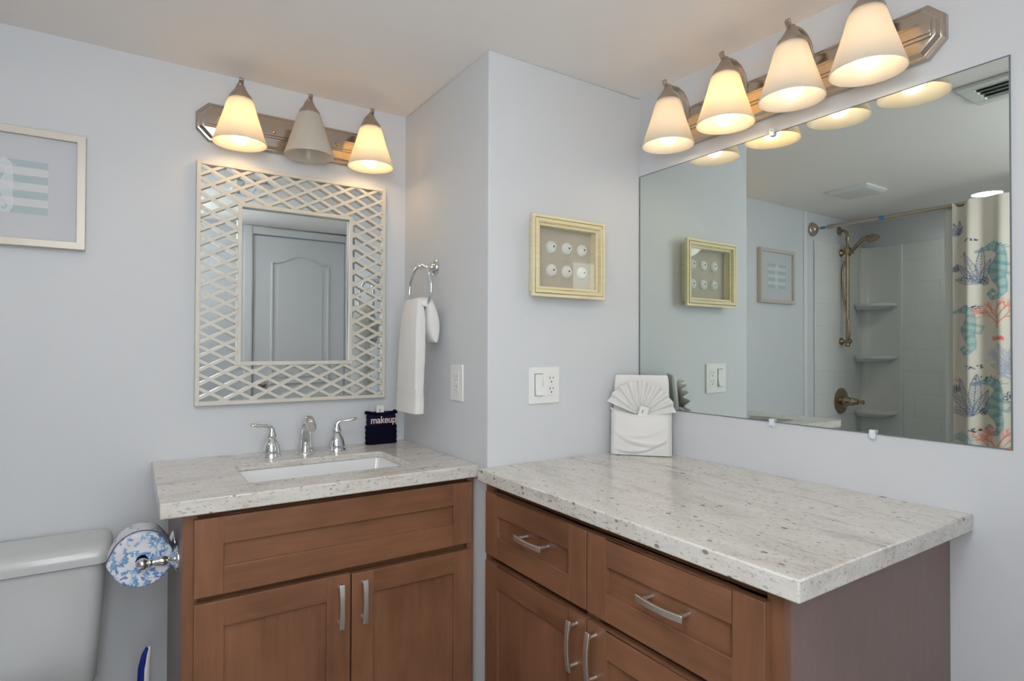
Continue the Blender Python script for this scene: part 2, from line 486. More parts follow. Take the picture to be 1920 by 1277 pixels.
def shaker(fn, a0, a1, z0, z1, stile, rail, th=0.020):
    """fn(a,d,z): a along face, d depth outward from the carcass face. frame mesh + panel mesh"""
    fr = MB()
    def bx(m, p0, p1, q0, q1, d0, d1):
        P = [fn(p, dd, q) for q in (q0, q1) for dd in (d0, d1) for p in (p0, p1)]
        m.add(P, [(0, 2, 3, 1), (4, 5, 7, 6), (0, 1, 5, 4), (2, 6, 7, 3), (0, 4, 6, 2), (1, 3, 7, 5)])
    fr.cur = 0
    bx(fr, a0, a0 + stile, z0, z1, 0, th); bx(fr, a1 - stile, a1, z0, z1, 0, th)
    fr.cur = 1
    bx(fr, a0 + stile, a1 - stile, z0, z0 + rail, 0, th); bx(fr, a0 + stile, a1 - stile, z1 - rail, z1, 0, th)
    pn = MB(); bx(pn, a0 + stile - 0.004, a1 - stile + 0.004, z0 + rail - 0.004, z1 - rail + 0.004, 0.001, th - 0.009)
    return fr, pn

def front(name, parent, fn, a0, a1, z0, z1, stile, rail, hz=False):
    fr, pn = shaker(fn, a0, a1, z0, z1, stile, rail)
    o = obj(name, fr, [M['wood_v'], M['wood_h']], parent, bevel=0.0012)
    obj('panel', pn, M['wood_h'] if hz else M['wood_v'], o)
    return o

# sink vanity under the lattice mirror
CX0, CX1, FY = 0.112, 0.889, 1.562
van = thing('vanity_cabinet', 'brown shaker vanity cabinet with false drawer front, under the sink', 'cabinet', ((CX0 + CX1) / 2, 1.83, 0))
f1 = lambda a, dd, z: (a, FY - dd, z)
cz = ZC - T
mb = MB()
mb.box(CX0, CX0 + 0.016, FY + 0.018, YB, 0.0, cz).box(CX1 - 0.016, CX1, FY + 0.018, YB, 0, cz).box(CX0 + 0.016, CX1 - 0.016, YB - 0.012, YB, 0.1, cz).box(CX0 + 0.016, CX1 - 0.016, FY + 0.018, YB - 0.012, 0.10, 0.115)
obj('carcass', mb, M['laminate'], van)
mb = MB()
mb.cur = 0
mb.box(CX0, CX0 + 0.030, FY, FY + 0.018, 0.10, cz).box(CX1 - 0.022, CX1, FY, FY + 0.018, 0.10, cz)
mb.cur = 1
mb.box(CX0 + 0.03, CX1 - 0.022, FY + 0.022, FY + 0.04, cz - 0.03, cz).box(CX0 + 0.03, CX1 - 0.022, FY + 0.018, FY + 0.036, 0.605, 0.655).box(CX0 + 0.03, CX1 - 0.022, FY, FY + 0.018, 0.10, 0.13)
obj('face_frame', mb, [M['wood_v'], M['wood_h']], van)
obj('toe_kick', MB().box(CX0 + 0.016, CX1 - 0.016, FY + 0.07, FY + 0.085, 0, 0.10), M['dark'], van)
front('false_drawer', van, f1, 0.1345, 0.872, 0.636, 0.8185, 0.062, 0.064, True)
dl = front('door', van, f1, 0.1355, 0.503, 0.118, 0.6205, 0.0625, 0.0625)
dr = front('door', van, f1, 0.507, 0.872, 0.118, 0.6165, 0.0595, 0.0605)
obj('handle', pull((0.473, FY - 0.02, 0.5455), (0, 0, 1), (0, -1, 0)), M['steel'], dl, bevel=0.001)
obj('handle', pull((0.536, FY - 0.02, 0.5455), (0, 0, 1), (0, -1, 0)), M['steel'], dr, bevel=0.001)

# long dressing cabinet under the wide mirror
FX, CY0, CY1 = 0.888, 0.548, YF
drs = thing('drawer_cabinet', 'brown shaker cabinet with two drawers over doors, under the wide wall mirror', 'cabinet', (1.2, 1.02, 0))
f2 = lambda a, dd, z: (FX - dd, a, z)
mb = MB()
mb.box(FX + 0.018, XM, CY0, CY0 + 0.016, 0.0, cz).box(FX + 0.018, XM, CY1 - 0.016, CY1, 0, cz).box(XM - 0.012, XM, CY0 + 0.016, CY1 - 0.016, 0.1, cz).box(FX + 0.018, XM - 0.012, CY0 + 0.016, CY1 - 0.016, 0.10, 0.115)
obj('carcass', mb, M['laminate'], drs)
mb = MB()
mb.cur = 0
mb.box(FX, FX + 0.018, CY0, CY0 + 0.03, 0.10, cz).box(FX, FX + 0.018, CY1 - 0.03, CY1, 0.10, cz).box(FX, FX + 0.018, 0.99, 1.03, 0.13, cz - 0.03)
mb.cur = 1
mb.box(FX + 0.022, FX + 0.04, CY0 + 0.03, CY1 - 0.03, cz - 0.03, cz).box(FX + 0.018, FX + 0.036, CY0 + 0.03, 0.99, 0.595, 0.645).box(FX + 0.018, FX + 0.036, 1.03, CY1 - 0.03, 0.595, 0.645).box(FX, FX + 0.018, CY0 + 0.03, CY1 - 0.03, 0.10, 0.13)
obj('face_frame', mb, [M['wood_v'], M['wood_h']], drs)
obj('toe_kick', MB().box(FX + 0.07, FX + 0.085, CY0 + 0.016, CY1 - 0.016, 0, 0.10), M['dark'], drs)
w1 = front('drawer', drs, f2, 1.0135, 1.455, 0.632, 0.8095, 0.062, 0.0595, True)
w2 = front('drawer', drs, f2, 0.570, 1.0085, 0.632, 0.8095, 0.062, 0.0595, True)
e1 = front('door', drs, f2, 1.0135, 1.455, 0.118, 0.6125, 0.062, 0.062)
e2 = front('door', drs, f2, 0.570, 1.0085, 0.118, 0.6125, 0.062, 0.062)
obj('handle', pull((FX - 0.02, 1.211, 0.731), (0, 1, 0), (-1, 0, 0), sink=0.009), M['steel'], w1, bevel=0.001)
obj('handle', pull((FX - 0.02, 0.776, 0.731), (0, 1, 0), (-1, 0, 0), sink=0.009), M['steel'], w2, bevel=0.001)
obj('handle', pull((FX - 0.02, 1.044, 0.545), (0, 0, 1), (-1, 0, 0)), M['steel'], e1, bevel=0.001)
obj('handle', pull((FX - 0.02, 0.978, 0.545), (0, 0, 1), (-1, 0, 0)), M['steel'], e2, bevel=0.001)

# ------------------------------------------------------------------ worktops and sink
HX0, HX1, HY0, HY1 = 0.268, 0.722, 1.642, 1.905
def slab_with_hole(outer, inner, wide, z0, zm, z1):
    """top with the cutout, a thinner rim round the basin, a built-up outer edge"""
    mb = MB()
    for loops, z in (((outer, inner), z1), ((outer, wide), z0)):
        bm = bmesh.new()
        for loop in loops:
            vs = [bm.verts.new((x, y, z)) for x, y in loop]
            for i in range(len(vs)): bm.edges.new((vs[i], vs[(i + 1) % len(vs)]))
        bmesh.ops.triangle_fill(bm, use_beauty=True, edges=bm.edges[:])
        bm.verts.index_update()
        mb.add([v.co[:] for v in bm.verts], [[v.index for v in f.verts] for f in bm.faces]); bm.free()
    lv = lambda loop, z: [(x, y, z) for x, y in loop]
    mb.loft([lv(outer, z0), lv(outer, z1)], False, False)
    mb.loft([lv(inner, z1), lv(inner, zm), lv(wide, zm), lv(wide, z0)], False, False)
    return mb
o = obj('countertop', slab_with_hole([(0.0645, 1.5274), (XR - 0.002, 1.5274), (XR - 0.002, YB), (0.0645, YB)], rrect(HX0, HX1, HY0, HY1, 0.022), rrect(HX0 - 0.05, HX1 + 0.05, HY0 - 0.05, HY1 + 0.05, 0.03), cz, ZC - 0.02, ZC), M['granite_x'], bevel=0.003, base=(0.47, 1.82, cz))
tag(o, 'speckled beige granite worktop with sink cutout, on the vanity by the toilet', 'countertop')
mb = MB().prism([(0.8566, 0.5047), (XM, 0.5047), (XM, YF), (XR + 0.0, YF), (XR + 0.0, YF + 0.002), (0.8566, YF + 0.03)], lambda a, b, dd: (a, b, dd), cz, ZC)
o = obj('countertop', MB().box(0.8566, XM, 0.5047, YF, cz, ZC), M['granite_y'], bevel=0.003, base=(1.2, 1.0, cz))
tag(o, 'long streaked granite worktop without a sink, under the wide wall mirror', 'countertop')
sk = thing('sink', 'white rectangular undermount basin set below the granite cutout', 'sink', (0.495, 1.773, 0.70))
mb = MB()
sec = lambda g, r, z: [(x, y, z) for x, y in rrect(HX0 - g, HX1 + g, HY0 - g, HY1 + g, r)]
mb.loft([sec(0.03, 0.03, ZC - 0.0205), sec(0.003, 0.025, ZC - 0.0205), sec(0.0, 0.025, ZC - 0.028), sec(-0.012, 0.03, 0.745), sec(-0.03, 0.035, 0.722), sec(-0.06, 0.03, 0.715), sec(-0.10, 0.02, 0.712)], cap0=False)
mb.loft([sec(0.03, 0.03, ZC - 0.0205), sec(0.03, 0.03, ZC - 0.03), sec(0.012, 0.03, ZC - 0.034), sec(0.0, 0.035, 0.735), sec(-0.03, 0.04, 0.704), sec(-0.1, 0.02, 0.70)], cap0=False)
obj('basin', mb, M['porcelain'], sk, smooth=50)
obj('drain', MB().lathe([(0.0, 0.0015), (0.016, 0.002), (0.02, 0.004), (0.026, 0.003), (0.028, 0.0)], (0.495, 1.78, 0.712), (0, 0, 1), 28), M['chrome'], sk)

# ------------------------------------------------------------------ faucet
fa = thing('faucet', 'chrome widespread faucet with arched spout and two lever handles behind the sink', 'faucet', (0.495, 1.995, ZC))
sx, sy = 0.495, 1.992
mb = MB().lathe([(0.029, 0), (0.029, 0.004), (0.024, 0.008)], (sx, sy, ZC), (0, 0, 1), 32)
path, rad = [], []
for z, y, r in ((0.006, 0, 0.023), (0.03, 0, 0.0205), (0.06, -0.001, 0.019), (0.085, -0.006, 0.018), (0.103, -0.016, 0.0175), (0.113, -0.031, 0.017), (0.114, -0.048, 0.0165), (0.107, -0.064, 0.016), (0.096, -0.076, 0.0155), (0.090, -0.081, 0.015)):
    path.append((sx, sy + y, ZC + z)); rad.append(r)
mb.tube(path, lambda t: rad[min(len(rad) - 1, int(round(t * (len(rad) - 1))))], 24, upv=(0, -1, 0))
obj('spout', mb, M['chrome'], fa, smooth=60)
for hx, sgn in ((0.391, -1), (0.600, 1)):
    hy = 1.997
    mb = MB().lathe([(0.029, 0), (0.029, 0.005), (0.0258, 0.008), (0.0262, 0.012), (0.0262, 0.020), (0.0245, 0.032), (0.0205, 0.043), (0.0145, 0.053), (0.0112, 0.060), (0.0150, 0.064), (0.0155, 0.069), (0.0115, 0.075), (0.010, 0.083), (0.009, 0.09)], (hx, hy, ZC), (0, 0, 1), 32)
    hb = obj('handle', mb, M['chrome'], fa, smooth=60)
    P = [(hx, hy, ZC + 0.082), (hx + sgn * 0.003, hy, ZC + 0.094), (hx + sgn * 0.014, hy - 0.002, ZC + 0.1), (hx + sgn * 0.03, hy - 0.004, ZC + 0.101), (hx + sgn * 0.046, hy - 0.006, ZC + 0.103), (hx + sgn * 0.060, hy - 0.008, ZC + 0.106), (hx + sgn * 0.067, hy - 0.009, ZC + 0.108)]
    ww = [0.016, 0.014, 0.011, 0.012, 0.018, 0.017, 0.006]; tt = [0.016, 0.014, 0.010, 0.009, 0.0115, 0.010, 0.004]
    def oval(i, t, ww=ww, tt=tt):
        return [(tt[i] / 2 * math.cos(2 * pi * k / 16), ww[i] / 2 * math.sin(2 * pi * k / 16)) for k in range(16)]
    obj('lever', MB().sweep(P, oval, (1 if sgn < 0 else -1, 0, 0)), M['chrome'], hb, smooth=60)

# ------------------------------------------------------------------ lattice mirror
LX0, LX1, LZ0, LZ1 = 0.178, 0.803, 1.036, 1.814
IX0, IX1, IZ0, IZ1 = 0.298, 0.678, 1.1625, 1.693
lm = thing('lattice_mirror', 'rectangular mirror in wide ivory diamond lattice frame, above the faucet', 'mirror', ((LX0 + LX1) / 2, YB, LZ0))
obj('glass', MB().box(LX0 + 0.006, LX1 - 0.006, YB - 0.011, YB - 0.007, LZ0 + 0.006, LZ1 - 0.006), M['mirror_small'], lm)
obj('backing', MB().box(LX0 + 0.006, LX1 - 0.006, YB - 0.0068, YB, LZ0 + 0.006, LZ1 - 0.006), M['dark'], lm)
mb = MB(); y0, y1 = YB - 0.028, YB
bw = 0.0125
mb.box(LX0, LX0 + bw, y0, y1, LZ0, LZ1).box(LX1 - bw, LX1, y0, y1, LZ0, LZ1).box(LX0 + bw, LX1 - bw, y0, y1, LZ0, LZ0 + bw).box(LX0 + bw, LX1 - bw, y0, y1, LZ1 - bw, LZ1)
obj('outer_frame', mb, M['lattice'], lm, bevel=0.0015)
mb = MB(); bi = 0.012; y1i = YB - 0.011
mb.box(IX0, IX0 + bi, y0 - 0.001, y1i, IZ0, IZ1).box(IX1 - bi, IX1, y0 - 0.001, y1i, IZ0, IZ1).box(IX0 + bi, IX1 - bi, y0 - 0.001, y1i, IZ0, IZ0 + bi).box(IX0 + bi, IX1 - bi, y0 - 0.001, y1i, IZ1 - bi, IZ1)
obj('inner_frame', mb, M['lattice'], lm, bevel=0.0015)
def clip(poly, ax, lim, keep):
    out = []
    for i in range(len(poly)):
        p, q = poly[i - 1], poly[i]
        pi_, qi = keep * (p[ax] - lim) >= 0, keep * (q[ax] - lim) >= 0
        if pi_ != qi:
            t = (lim - p[ax]) / (q[ax] - p[ax]); out.append((p[0] + (q[0] - p[0]) * t, p[1] + (q[1] - p[1]) * t))
        if qi: out.append(q)
    return out
bands = [(LX0 + bw, IX0 + 0.002, LZ0 + bw, LZ1 - bw), (IX1 - 0.002, LX1 - bw, LZ0 + bw, LZ1 - bw), (IX0 + 0.002, IX1 - 0.002, IZ1 - 0.002, LZ1 - bw), (IX0 + 0.002, IX1 - 0.002, LZ0 + bw, IZ0 + 0.002)]
mb = MB(); slope = 0.525; dz = 0.0445; hw = 0.0047 * math.sqrt(1 + slope * slope)
for sg, dep in ((1, 0.0), (-1, 0.0005)):
    sl = slope * sg * (0.985 if sg > 0 else 1.0)
    for n in range(-12, 36):
        zz = LZ0 + 0.016 + n * dz
        xa, xb = LX0 - 0.02, LX1 + 0.02
        zr = lambda x: zz + sl * (x - LX0)
        base_poly = [(xa, zr(xa) - hw), (xb, zr(xb) - hw), (xb, zr(xb) + hw), (xa, zr(xa) + hw)]
        for bx0, bx1, bz0, bz1 in bands:
            p = base_poly
            for ax, lim, kp in ((0, bx0, 1), (0, bx1, -1), (1, bz0, 1), (1, bz1, -1)):
                p = clip(p, ax, lim, kp)
                if len(p) < 3: break
            if len(p) >= 3:
                mb.prism(p, lambda a, b, dd: (a, dd, b), y0 + 0.003 + dep, YB - 0.011)
obj('lattice', mb, M['lattice'], lm, recalc=False, smooth=20)

# ------------------------------------------------------------------ vanity lights
def vanity_light(root, P, al, out, cen, ca, half, plate_z, rim_z, bulbs, B=0.115, sc=1.0):
    """P(a,b,c): a along the wall, b out of the wall, c height"""
    def octa(ins):
        h, v, ch = half - ins, 0.0625 - ins, 0.036 - ins * 0.4
        return [(ca - h, plate_z - v + ch), (ca - h, plate_z + v - ch), (ca - h + ch, plate_z + v), (ca + h - ch, plate_z + v), (ca + h, plate_z + v - ch), (ca + h, plate_z - v + ch), (ca + h - ch, plate_z - v), (ca - h + ch, plate_z - v)]
    mb = MB()
    ring = lambda ins, b: [P(a, b, c) for a, c in octa(ins)]
    mb.loft([ring(0, 0), ring(0, 0.012), ring(0.004, 0.016), ring(0.009, 0.017), ring(0.016, 0.026), ring(0.02, 0.0275)])
    obj('backplate', mb, M['plate'], root, bevel=0.001, smooth=25)
    mb = MB()
    for hv, b0, b1 in ((0.020, 0.0275, 0.032), (0.012, 0.032, 0.036)):
        q = [(ca - half + 0.022, plate_z - hv), (ca + half - 0.022, plate_z - hv), (ca + half - 0.022, plate_z + hv), (ca - half + 0.022, plate_z + hv)]
        mb.loft([[P(a, b0, c) for a, c in q], [P(a, b1, c) for a, c in q]])
    obj('ridge', mb, M['plate'], root, bevel=0.0015)
    for i in range(len(cen) - 1):
        m_ = (cen[i] + cen[i + 1]) / 2 + 0.01
        obj('screw_cap', MB().lathe([(0.006, 0), (0.006, 0.003), (0.004, 0.006), (0, 0.007)], P(m_, 0.036, plate_z), out, 16), M['brass'], root)
    for a, kind in zip(cen, bulbs):
        z = rim_z
        q = [(b, plate_z + c) for b, c in ((0.030, -0.004), (0.027, 0.030), (0.029, 0.056), (0.037, 0.078), (0.053, 0.094), (0.076, 0.1025), (0.098, 0.1025), (0.115, 0.099), (0.126, 0.103), (0.132, 0.111), (0.129, 0.116))]
        mb = MB().strap([P(a, b, c) for b, c in q], lambda t: 0.020 - 0.007 * t, 0.006, out)
        mb.lathe([(0.02, 0), (0.02, 0.004), (0.013, 0.008)], P(a, 0.028, plate_z), out, 20)
        arm = obj('arm', mb, M['nickel'], root, bevel=0.001)
        mb = MB().lathe([(r * sc, h * sc) for r, h in ((0.028, 0.127), (0.0325, 0.128), (0.0325, 0.142), (0.031, 0.146), (0.0235, 0.155), (0.0165, 0.166), (0.012, 0.176), (0.0095, 0.183), (0.005, 0.186))], P(a, B, z), (0, 0, 1), 32)
        obj('socket_cup', mb, M['nickel'], root, smooth=50)
        prof = [(0.0315, 0.134), (0.034, 0.128), (0.0375, 0.118), (0.046, 0.088), (0.057, 0.052), (0.067, 0.020), (0.0725, 0.004), (0.0755, 0.0), (0.0765, 0.002), (0.0752, 0.006), (0.0700, 0.021), (0.0600, 0.053), (0.0488, 0.089), (0.0400, 0.121), (0.0365, 0.131), (0.0330, 0.136)]
        mb = MB(); mb.lathe([((r - 0.0005 if k < 7 else r) * sc, h * sc) for k, (r, h) in enumerate(prof)], P(a, B, z), (0, 0, 1), 48, cap=False)
        sh = obj('shade', mb, M['shade'], root, smooth=50)
        if kind == 'globe':
            mb = MB().ball(P(a, B, z + 0.034), 0.029, 24, 14)
            mb.lathe([(0.013, 0.056), (0.013, 0.12)], P(a, B, z), (0, 0, 1), 16)
            obj('bulb', mb, M['bulb_soft'], root, smooth=60)
        elif kind == 'spiral':
            c0 = Vector(P(a, B, z)); path = []
            for k in range(73):
                t = k / 72; an = t * 2 * pi * 2.6
                r = 0.018 * math.sin(min(1, t * 6 + 0.35) * pi / 2)
                path.append(c0 + Vector((r * math.cos(an), r * math.sin(an), 0.006 + 0.056 * t)))
            mb = MB().tube(path, 0.0075, 10)
            mb.lathe([(0.020, 0.066), (0.022, 0.075), (0.022, 0.09), (0.013, 0.1), (0.013, 0.125)], c0, (0, 0, 1), 18)
            obj('bulb', mb, M['bulb'], root, smooth=60)
Pb = lambda a, b, c: (a, YB - b, c)
v3 = thing('vanity_light', 'three-lamp nickel vanity light with frosted bell shades, middle lamp unlit, above lattice mirror', 'wall light', (0.489, YB, 1.943))
vanity_light(v3, Pb, (1, 0, 0), (0, -1, 0), (0.2893, 0.4997, 0.711), 0.489, 0.314, 1.943, 1.857, ('spiral', None, 'spiral'), 0.115, 1.03)
Pr = lambda a, b, c: (XM - b, a, c)
v4 = thing('vanity_light', 'four-lamp nickel vanity light with all frosted bell shades lit, above wide wall mirror', 'wall light', (XM, 0.92, 1.937))
vanity_light(v4, Pr, (0, 1, 0), (-1, 0, 0), (1.249, 1.0404, 0.8436, 0.6612), 0.9185, 0.3735, 1.939, 1.8532, ('globe', 'spiral', 'globe', 'globe'), 0.115, 1.035)

# ------------------------------------------------------------------ wide wall mirror
MY0, MY1, MZ0, MZ1 = 0.439, 1.480, 1.0185, 1.8287
wm = thing('wall_mirror', 'wide frameless wall mirror reflecting the shower, above the long worktop', 'mirror', (XM, 0.96, MZ0))
obj('glass', MB().box(XM - 0.0025, XM - 0.0005, MY0, MY1, MZ0, MZ1), M['mirror'], wm)
e = 0.0022
obj('glass_edge', MB().box(XM - 0.0031, XM, MY0 - e, MY0, MZ0, MZ1).box(XM - 0.0031, XM, MY1, MY1 + 0.0015, MZ0, MZ1).box(XM - 0.0031, XM, MY0 - e, MY1, MZ0 - e, MZ0).box(XM - 0.0031, XM, MY0 - e, MY1, MZ1, MZ1 + e), M['silver_edge'], wm)
obj('tarnished_strip', MB().box(XM - 0.0029, XM - 0.0024, MY1 - 0.0035, MY1, MZ0, MZ1), M['silver_edge'], wm)
for yy, zz, sg in ((0.969, MZ0, 1), (0.704, MZ0, 1), (0.967, MZ1, -1)):
    mb = MB().box(XM - 0.011, XM, yy - 0.007, yy + 0.007, zz - sg * 0.014, zz - sg * 0.001).box(XM - 0.011, XM - 0.0034, yy - 0.007, yy + 0.007, zz - sg * 0.002, zz + sg * 0.008)
    mb.lathe([(0.0045, 0), (0.0045, 0.002), (0.003, 0.003)], (XM - 0.011, yy, zz - sg * 0.008), (-1, 0, 0), 12)
    obj('mirror_clip', mb, M['clipm'], wm, bevel=0.002)

# ------------------------------------------------------------------ pictures
def polydist(S, Z, pts):
    """distance to a polyline and position along it (0..1)"""
    best = np.full(S.shape, 1e9); tt = np.zeros(S.shape); n = len(pts) - 1
    for i in range(n):
        (x0, z0), (x1, z1) = pts[i], pts[i + 1]
        dx, dz_ = x1 - x0, z1 - z0; l2 = dx * dx + dz_ * dz_ + 1e-12
        t = np.clip(((S - x0) * dx + (Z - z0) * dz_) / l2, 0, 1)
        dd = np.hypot(S - x0 - t * dx, Z - z0 - t * dz_)
        m = dd < best; best[m] = dd[m]; tt[m] = ((i + t) / n)[m]
    return best, tt
def blend(c, mask, col):
    c += (np.array(lin(col)) - c) * np.clip(mask, 0, 1)[:, None]
SEA = [(-0.30, 0.86), (-0.18, 0.90), (-0.05, 0.93), (0.06, 0.88), (0.10, 0.76), (0.06, 0.62), (0.02, 0.50), (0.04, 0.38), (0.10, 0.25), (0.12, 0.12), (0.06, 0.02), (-0.06, 0.0), (-0.12, 0.08), (-0.06, 0.14), (0.0, 0.10)]
SEAW = [0.018, 0.03, 0.075, 0.075, 0.06, 0.11, 0.15, 0.12, 0.07, 0.045, 0.035, 0.03, 0.025, 0.02, 0.012]
def seahorse(c, S, Z, s0, z0, h, flip, cols, alpha=0.85, slim=1.05):
    near = (np.abs(S - s0) < h * 0.6) & (Z > z0 - 0.1 * h) & (Z < z0 + 1.1 * h)
    if not near.any(): return
    x = (S[near] - s0) / h * flip * slim; z = (Z[near] - z0) / h
    dd, t = polydist(x, z, SEA); wv = np.interp(t, np.linspace(0, 1, len(SEAW)), SEAW)
    sub = c[near]
    m = np.clip((wv - dd) / 0.02 + 0.5, 0, 1) * alpha
    blend(sub, m, cols[0])
    rings_ = (np.sin(t * 75) > 0.25) * m
    blend(sub, rings_ * 0.6, cols[1])
    edge = np.clip(1 - np.abs(dd - wv) / 0.02, 0, 1) * alpha
    blend(sub, edge * 0.6, cols[2])
    f, _ = polydist(x, z, [(0.14, 0.60), (0.28, 0.55), (0.22, 0.42), (0.12, 0.44)])   # fin
    blend(sub, np.clip((0.035 - f) / 0.02, 0, 1) * alpha * 0.7, cols[1])
    for k in range(5):                                                                   # crest
        f, _ = polydist(x, z, [(-0.02 + 0.04 * k, 0.97 - 0.02 * k), (-0.02 + 0.06 * k, 1.04 - 0.035 * k)])
        blend(sub, np.clip((0.012 - f) / 0.012, 0, 1) * alpha, cols[2])
    f, _ = polydist(x, z, [(-0.06, 0.94), (-0.055, 0.94)])
    blend(sub, np.clip((0.018 - f) / 0.01, 0, 1) * alpha, cols[2])
    c[near] = sub

pic = thing('picture', 'champagne framed seahorse print on pale teal stripes, on wall above the toilet', 'picture', (-0.283, YB, 1.499))
PX0, PX1, PZ0, PZ1 = -0.463, -0.104, 1.499, 1.827
yo = YB - 0.028
mb = MB(); fw_ = 0.021
mb.cur = 0
def mitre(mb, x0, x1, z0, z1, w_, ya, yb_):
    o_ = [(x0, z0), (x1, z0), (x1, z1), (x0, z1)]; i_ = [(x0 + w_, z0 + w_), (x1 - w_, z0 + w_), (x1 - w_, z1 - w_), (x0 + w_, z1 - w_)]
    for k in range(4):
        k2 = (k + 1) % 4
        mb.prism([o_[k], o_[k2], i_[k2], i_[k]], lambda a, b, dd: (a, dd, b), ya, yb_)
mitre(mb, PX0, PX1, PZ0, PZ1, fw_, yo, YB)
obj('frame', mb, M['gold'], pic, bevel=0.0012)
obj('mat_board', MB().box(PX0 + fw_, PX1 - fw_, yo + 0.012, yo + 0.015, PZ0 + fw_, PZ1 - fw_), M['mat'], pic)
ax0, ax1, az0, az1 = -0.377, -0.190, 1.589, 1.738
pr_ = obj('print', MB().grid(110, 90, lambda u, v: (ax0 + (ax1 - ax0) * u, yo + 0.0115, az0 + (az1 - az0) * v)), M['seaprint'], pic, recalc=False)
def sea_art(co):
    S, Z = co[:, 0] + wloc(pic).x, co[:, 2] + wloc(pic).z
    c = np.tile(np.array(lin((212, 214, 216))), (len(S), 1))
    st = ((Z - az0) / (az1 - az0) * 7) % 2
    blend(c, (st < 1) * 0.9, (172, 190, 194))
    seahorse(c, S, Z, -0.283, 1.590, 0.146, 1, ((222, 226, 230), (205, 212, 218), (236, 238, 240)), 0.6, 1.5)
    return c
paint(pr_, sea_art)

# shadow box with urchin shells
SX0, SX1, SZ0, SZ1 = 1.021, 1.312, 1.380, 1.631
sb = thing('shadow_box', 'cream distressed shadow box holding six white urchin shells, above the double switch plate', 'picture', (1.17, YF, 1.38))
yo = YF - 0.046
mb = MB()
for o0, w_, dd in ((0, 0.0085, 0.001), (0.0083, 0.0034, 0.006), (0.0115, 0.010, 0.0), (0.0213, 0.0032, 0.0045), (0.0243, 0.0075, 0.009)):
    mitre(mb, SX0 + o0, SX1 - o0, SZ0 + o0, SZ1 - o0, w_, yo + dd, yo + 0.013)
mitre(mb, SX0 + 0.018, SX1 - 0.018, SZ0 + 0.018, SZ1 - 0.018, 0.013, yo + 0.013, YF)
obj('frame', mb, M['cream'], sb, bevel=0.0008)
obj('backing', MB().box(SX0 + 0.03, SX1 - 0.03, YF - 0.008, YF - 0.002, SZ0 + 0.03, SZ1 - 0.03), M['linen'], sb)
obj('glass_pane', MB().box(SX0 + 0.031, SX1 - 0.031, yo + 0.013, yo + 0.0145, SZ0 + 0.031, SZ1 - 0.031), M['pane'], sb)
for i, ux in enumerate((1.118, 1.180, 1.243)):
    for uz in (1.541, 1.467):
        mb = MB(); seg = 40; secs = []
        for k in range(9):
            th = pi / 2 * k / 8; r = 0.0205 * math.cos(th); b = 0.013 * math.sin(th)
            secs.append([(ux + max(r, 0.0015) * (1 + 0.03 * math.cos(10 * 2 * pi * j / seg)) * math.cos(2 * pi * j / seg), YF - 0.008 - b, uz + max(r, 0.0015) * (1 + 0.03 * math.cos(10 * 2 * pi * j / seg)) * math.sin(2 * pi * j / seg)) for j in range(seg)])
        mb.loft(secs)
        u_ = obj('sea_urchin', mb, M['urchin'], sb, smooth=60)
        obj('shell_hole', MB().lathe([(0.003, 0), (0.003, 0.001)], (ux + 0.001, YF - 0.0205, uz + 0.001), (0, -1, 0), 12), M['slot'], u_)

# ------------------------------------------------------------------ switches and outlets
def plate_on(root, P, a0, a1, z0, z1):
    obj('cover_plate', MB().prism([(a0, z0), (a1, z0), (a1, z1), (a0, z1)], lambda a, b, dd: P(a, dd, b), 0, 0.006), M['plastic'], root, bevel=0.002)
def pbox(mb, P, a0, a1, z0, z1, d0, d1):
    mb.prism([(a0, z0), (a1, z0), (a1, z1), (a0, z1)], lambda a, b, dd: P(a, dd, b), d0, d1); return mb
def duplex(root, P, a0, a1, z0, z1, ink='slot'):
    body = obj('outlet', pbox(MB(), P, a0, a1, z0, z1, 0.004, 0.0072), M['plastic'], root, bevel=0.001)
    m = MB(); ac = (a0 + a1) / 2; h = z1 - z0
    for zc_ in (z1 - h * 0.25, z0 + h * 0.28):
        pbox(m, P, ac - 0.0075, ac - 0.0050, zc_ - 0.001, zc_ + 0.007, 0.0071, 0.0074)
        pbox(m, P, ac + 0.0055, ac + 0.0078, zc_ + 0.000, zc_ + 0.006, 0.0071, 0.0074)
        m.lathe([(0.0025, 0), (0.0025, 0.0003)], P(ac, 0.0071, zc_ - 0.009), Vector(P(0, 1, 0)) - Vector(P(0, 0, 0)), 12)
    obj('outlet_slot', m, M[ink], body)
Pf = lambda a, d_, z: (a, YF - d_, z)
sw = thing('switch_plate', 'white double wall plate with rocker switch and outlet, below the cream shadow box', 'switch plate', (1.095, YF, 1.048))
plate_on(sw, Pf, 1.035, 1.155, 1.048, 1.1625)
mb = MB(); pbox(mb, Pf, 1.056, 1.089, 1.0725, 1.1425, 0.004, 0.0066)
obj('rocker_frame', mb, M['gap'], sw, bevel=0.0005)
mb = MB()
mb.loft([[Pf(1.0585, 0.0064, 1.140), Pf(1.0865, 0.0064, 1.140), Pf(1.0865, 0.0105, 1.140), Pf(1.0585, 0.0105, 1.140)], [Pf(1.0585, 0.0064, 1.108), Pf(1.0865, 0.0064, 1.108), Pf(1.0865, 0.0078, 1.108), Pf(1.0585, 0.0078, 1.108)], [Pf(1.0585, 0.0064, 1.0745), Pf(1.0865, 0.0064, 1.0745), Pf(1.0865, 0.0155, 1.0745), Pf(1.0585, 0.0155, 1.0745)]])
obj('rocker', mb, M['plastic'], sw, bevel=0.0006)
duplex(sw, Pf, 1.104, 1.138, 1.0725, 1.1425)
Pl = lambda a, d_, z: (XR - d_, a, z)
ou = thing('outlet_plate', 'white single outlet plate on the narrow return wall, beside the hanging hand towel', 'outlet', (XR, 1.67, 1.052))
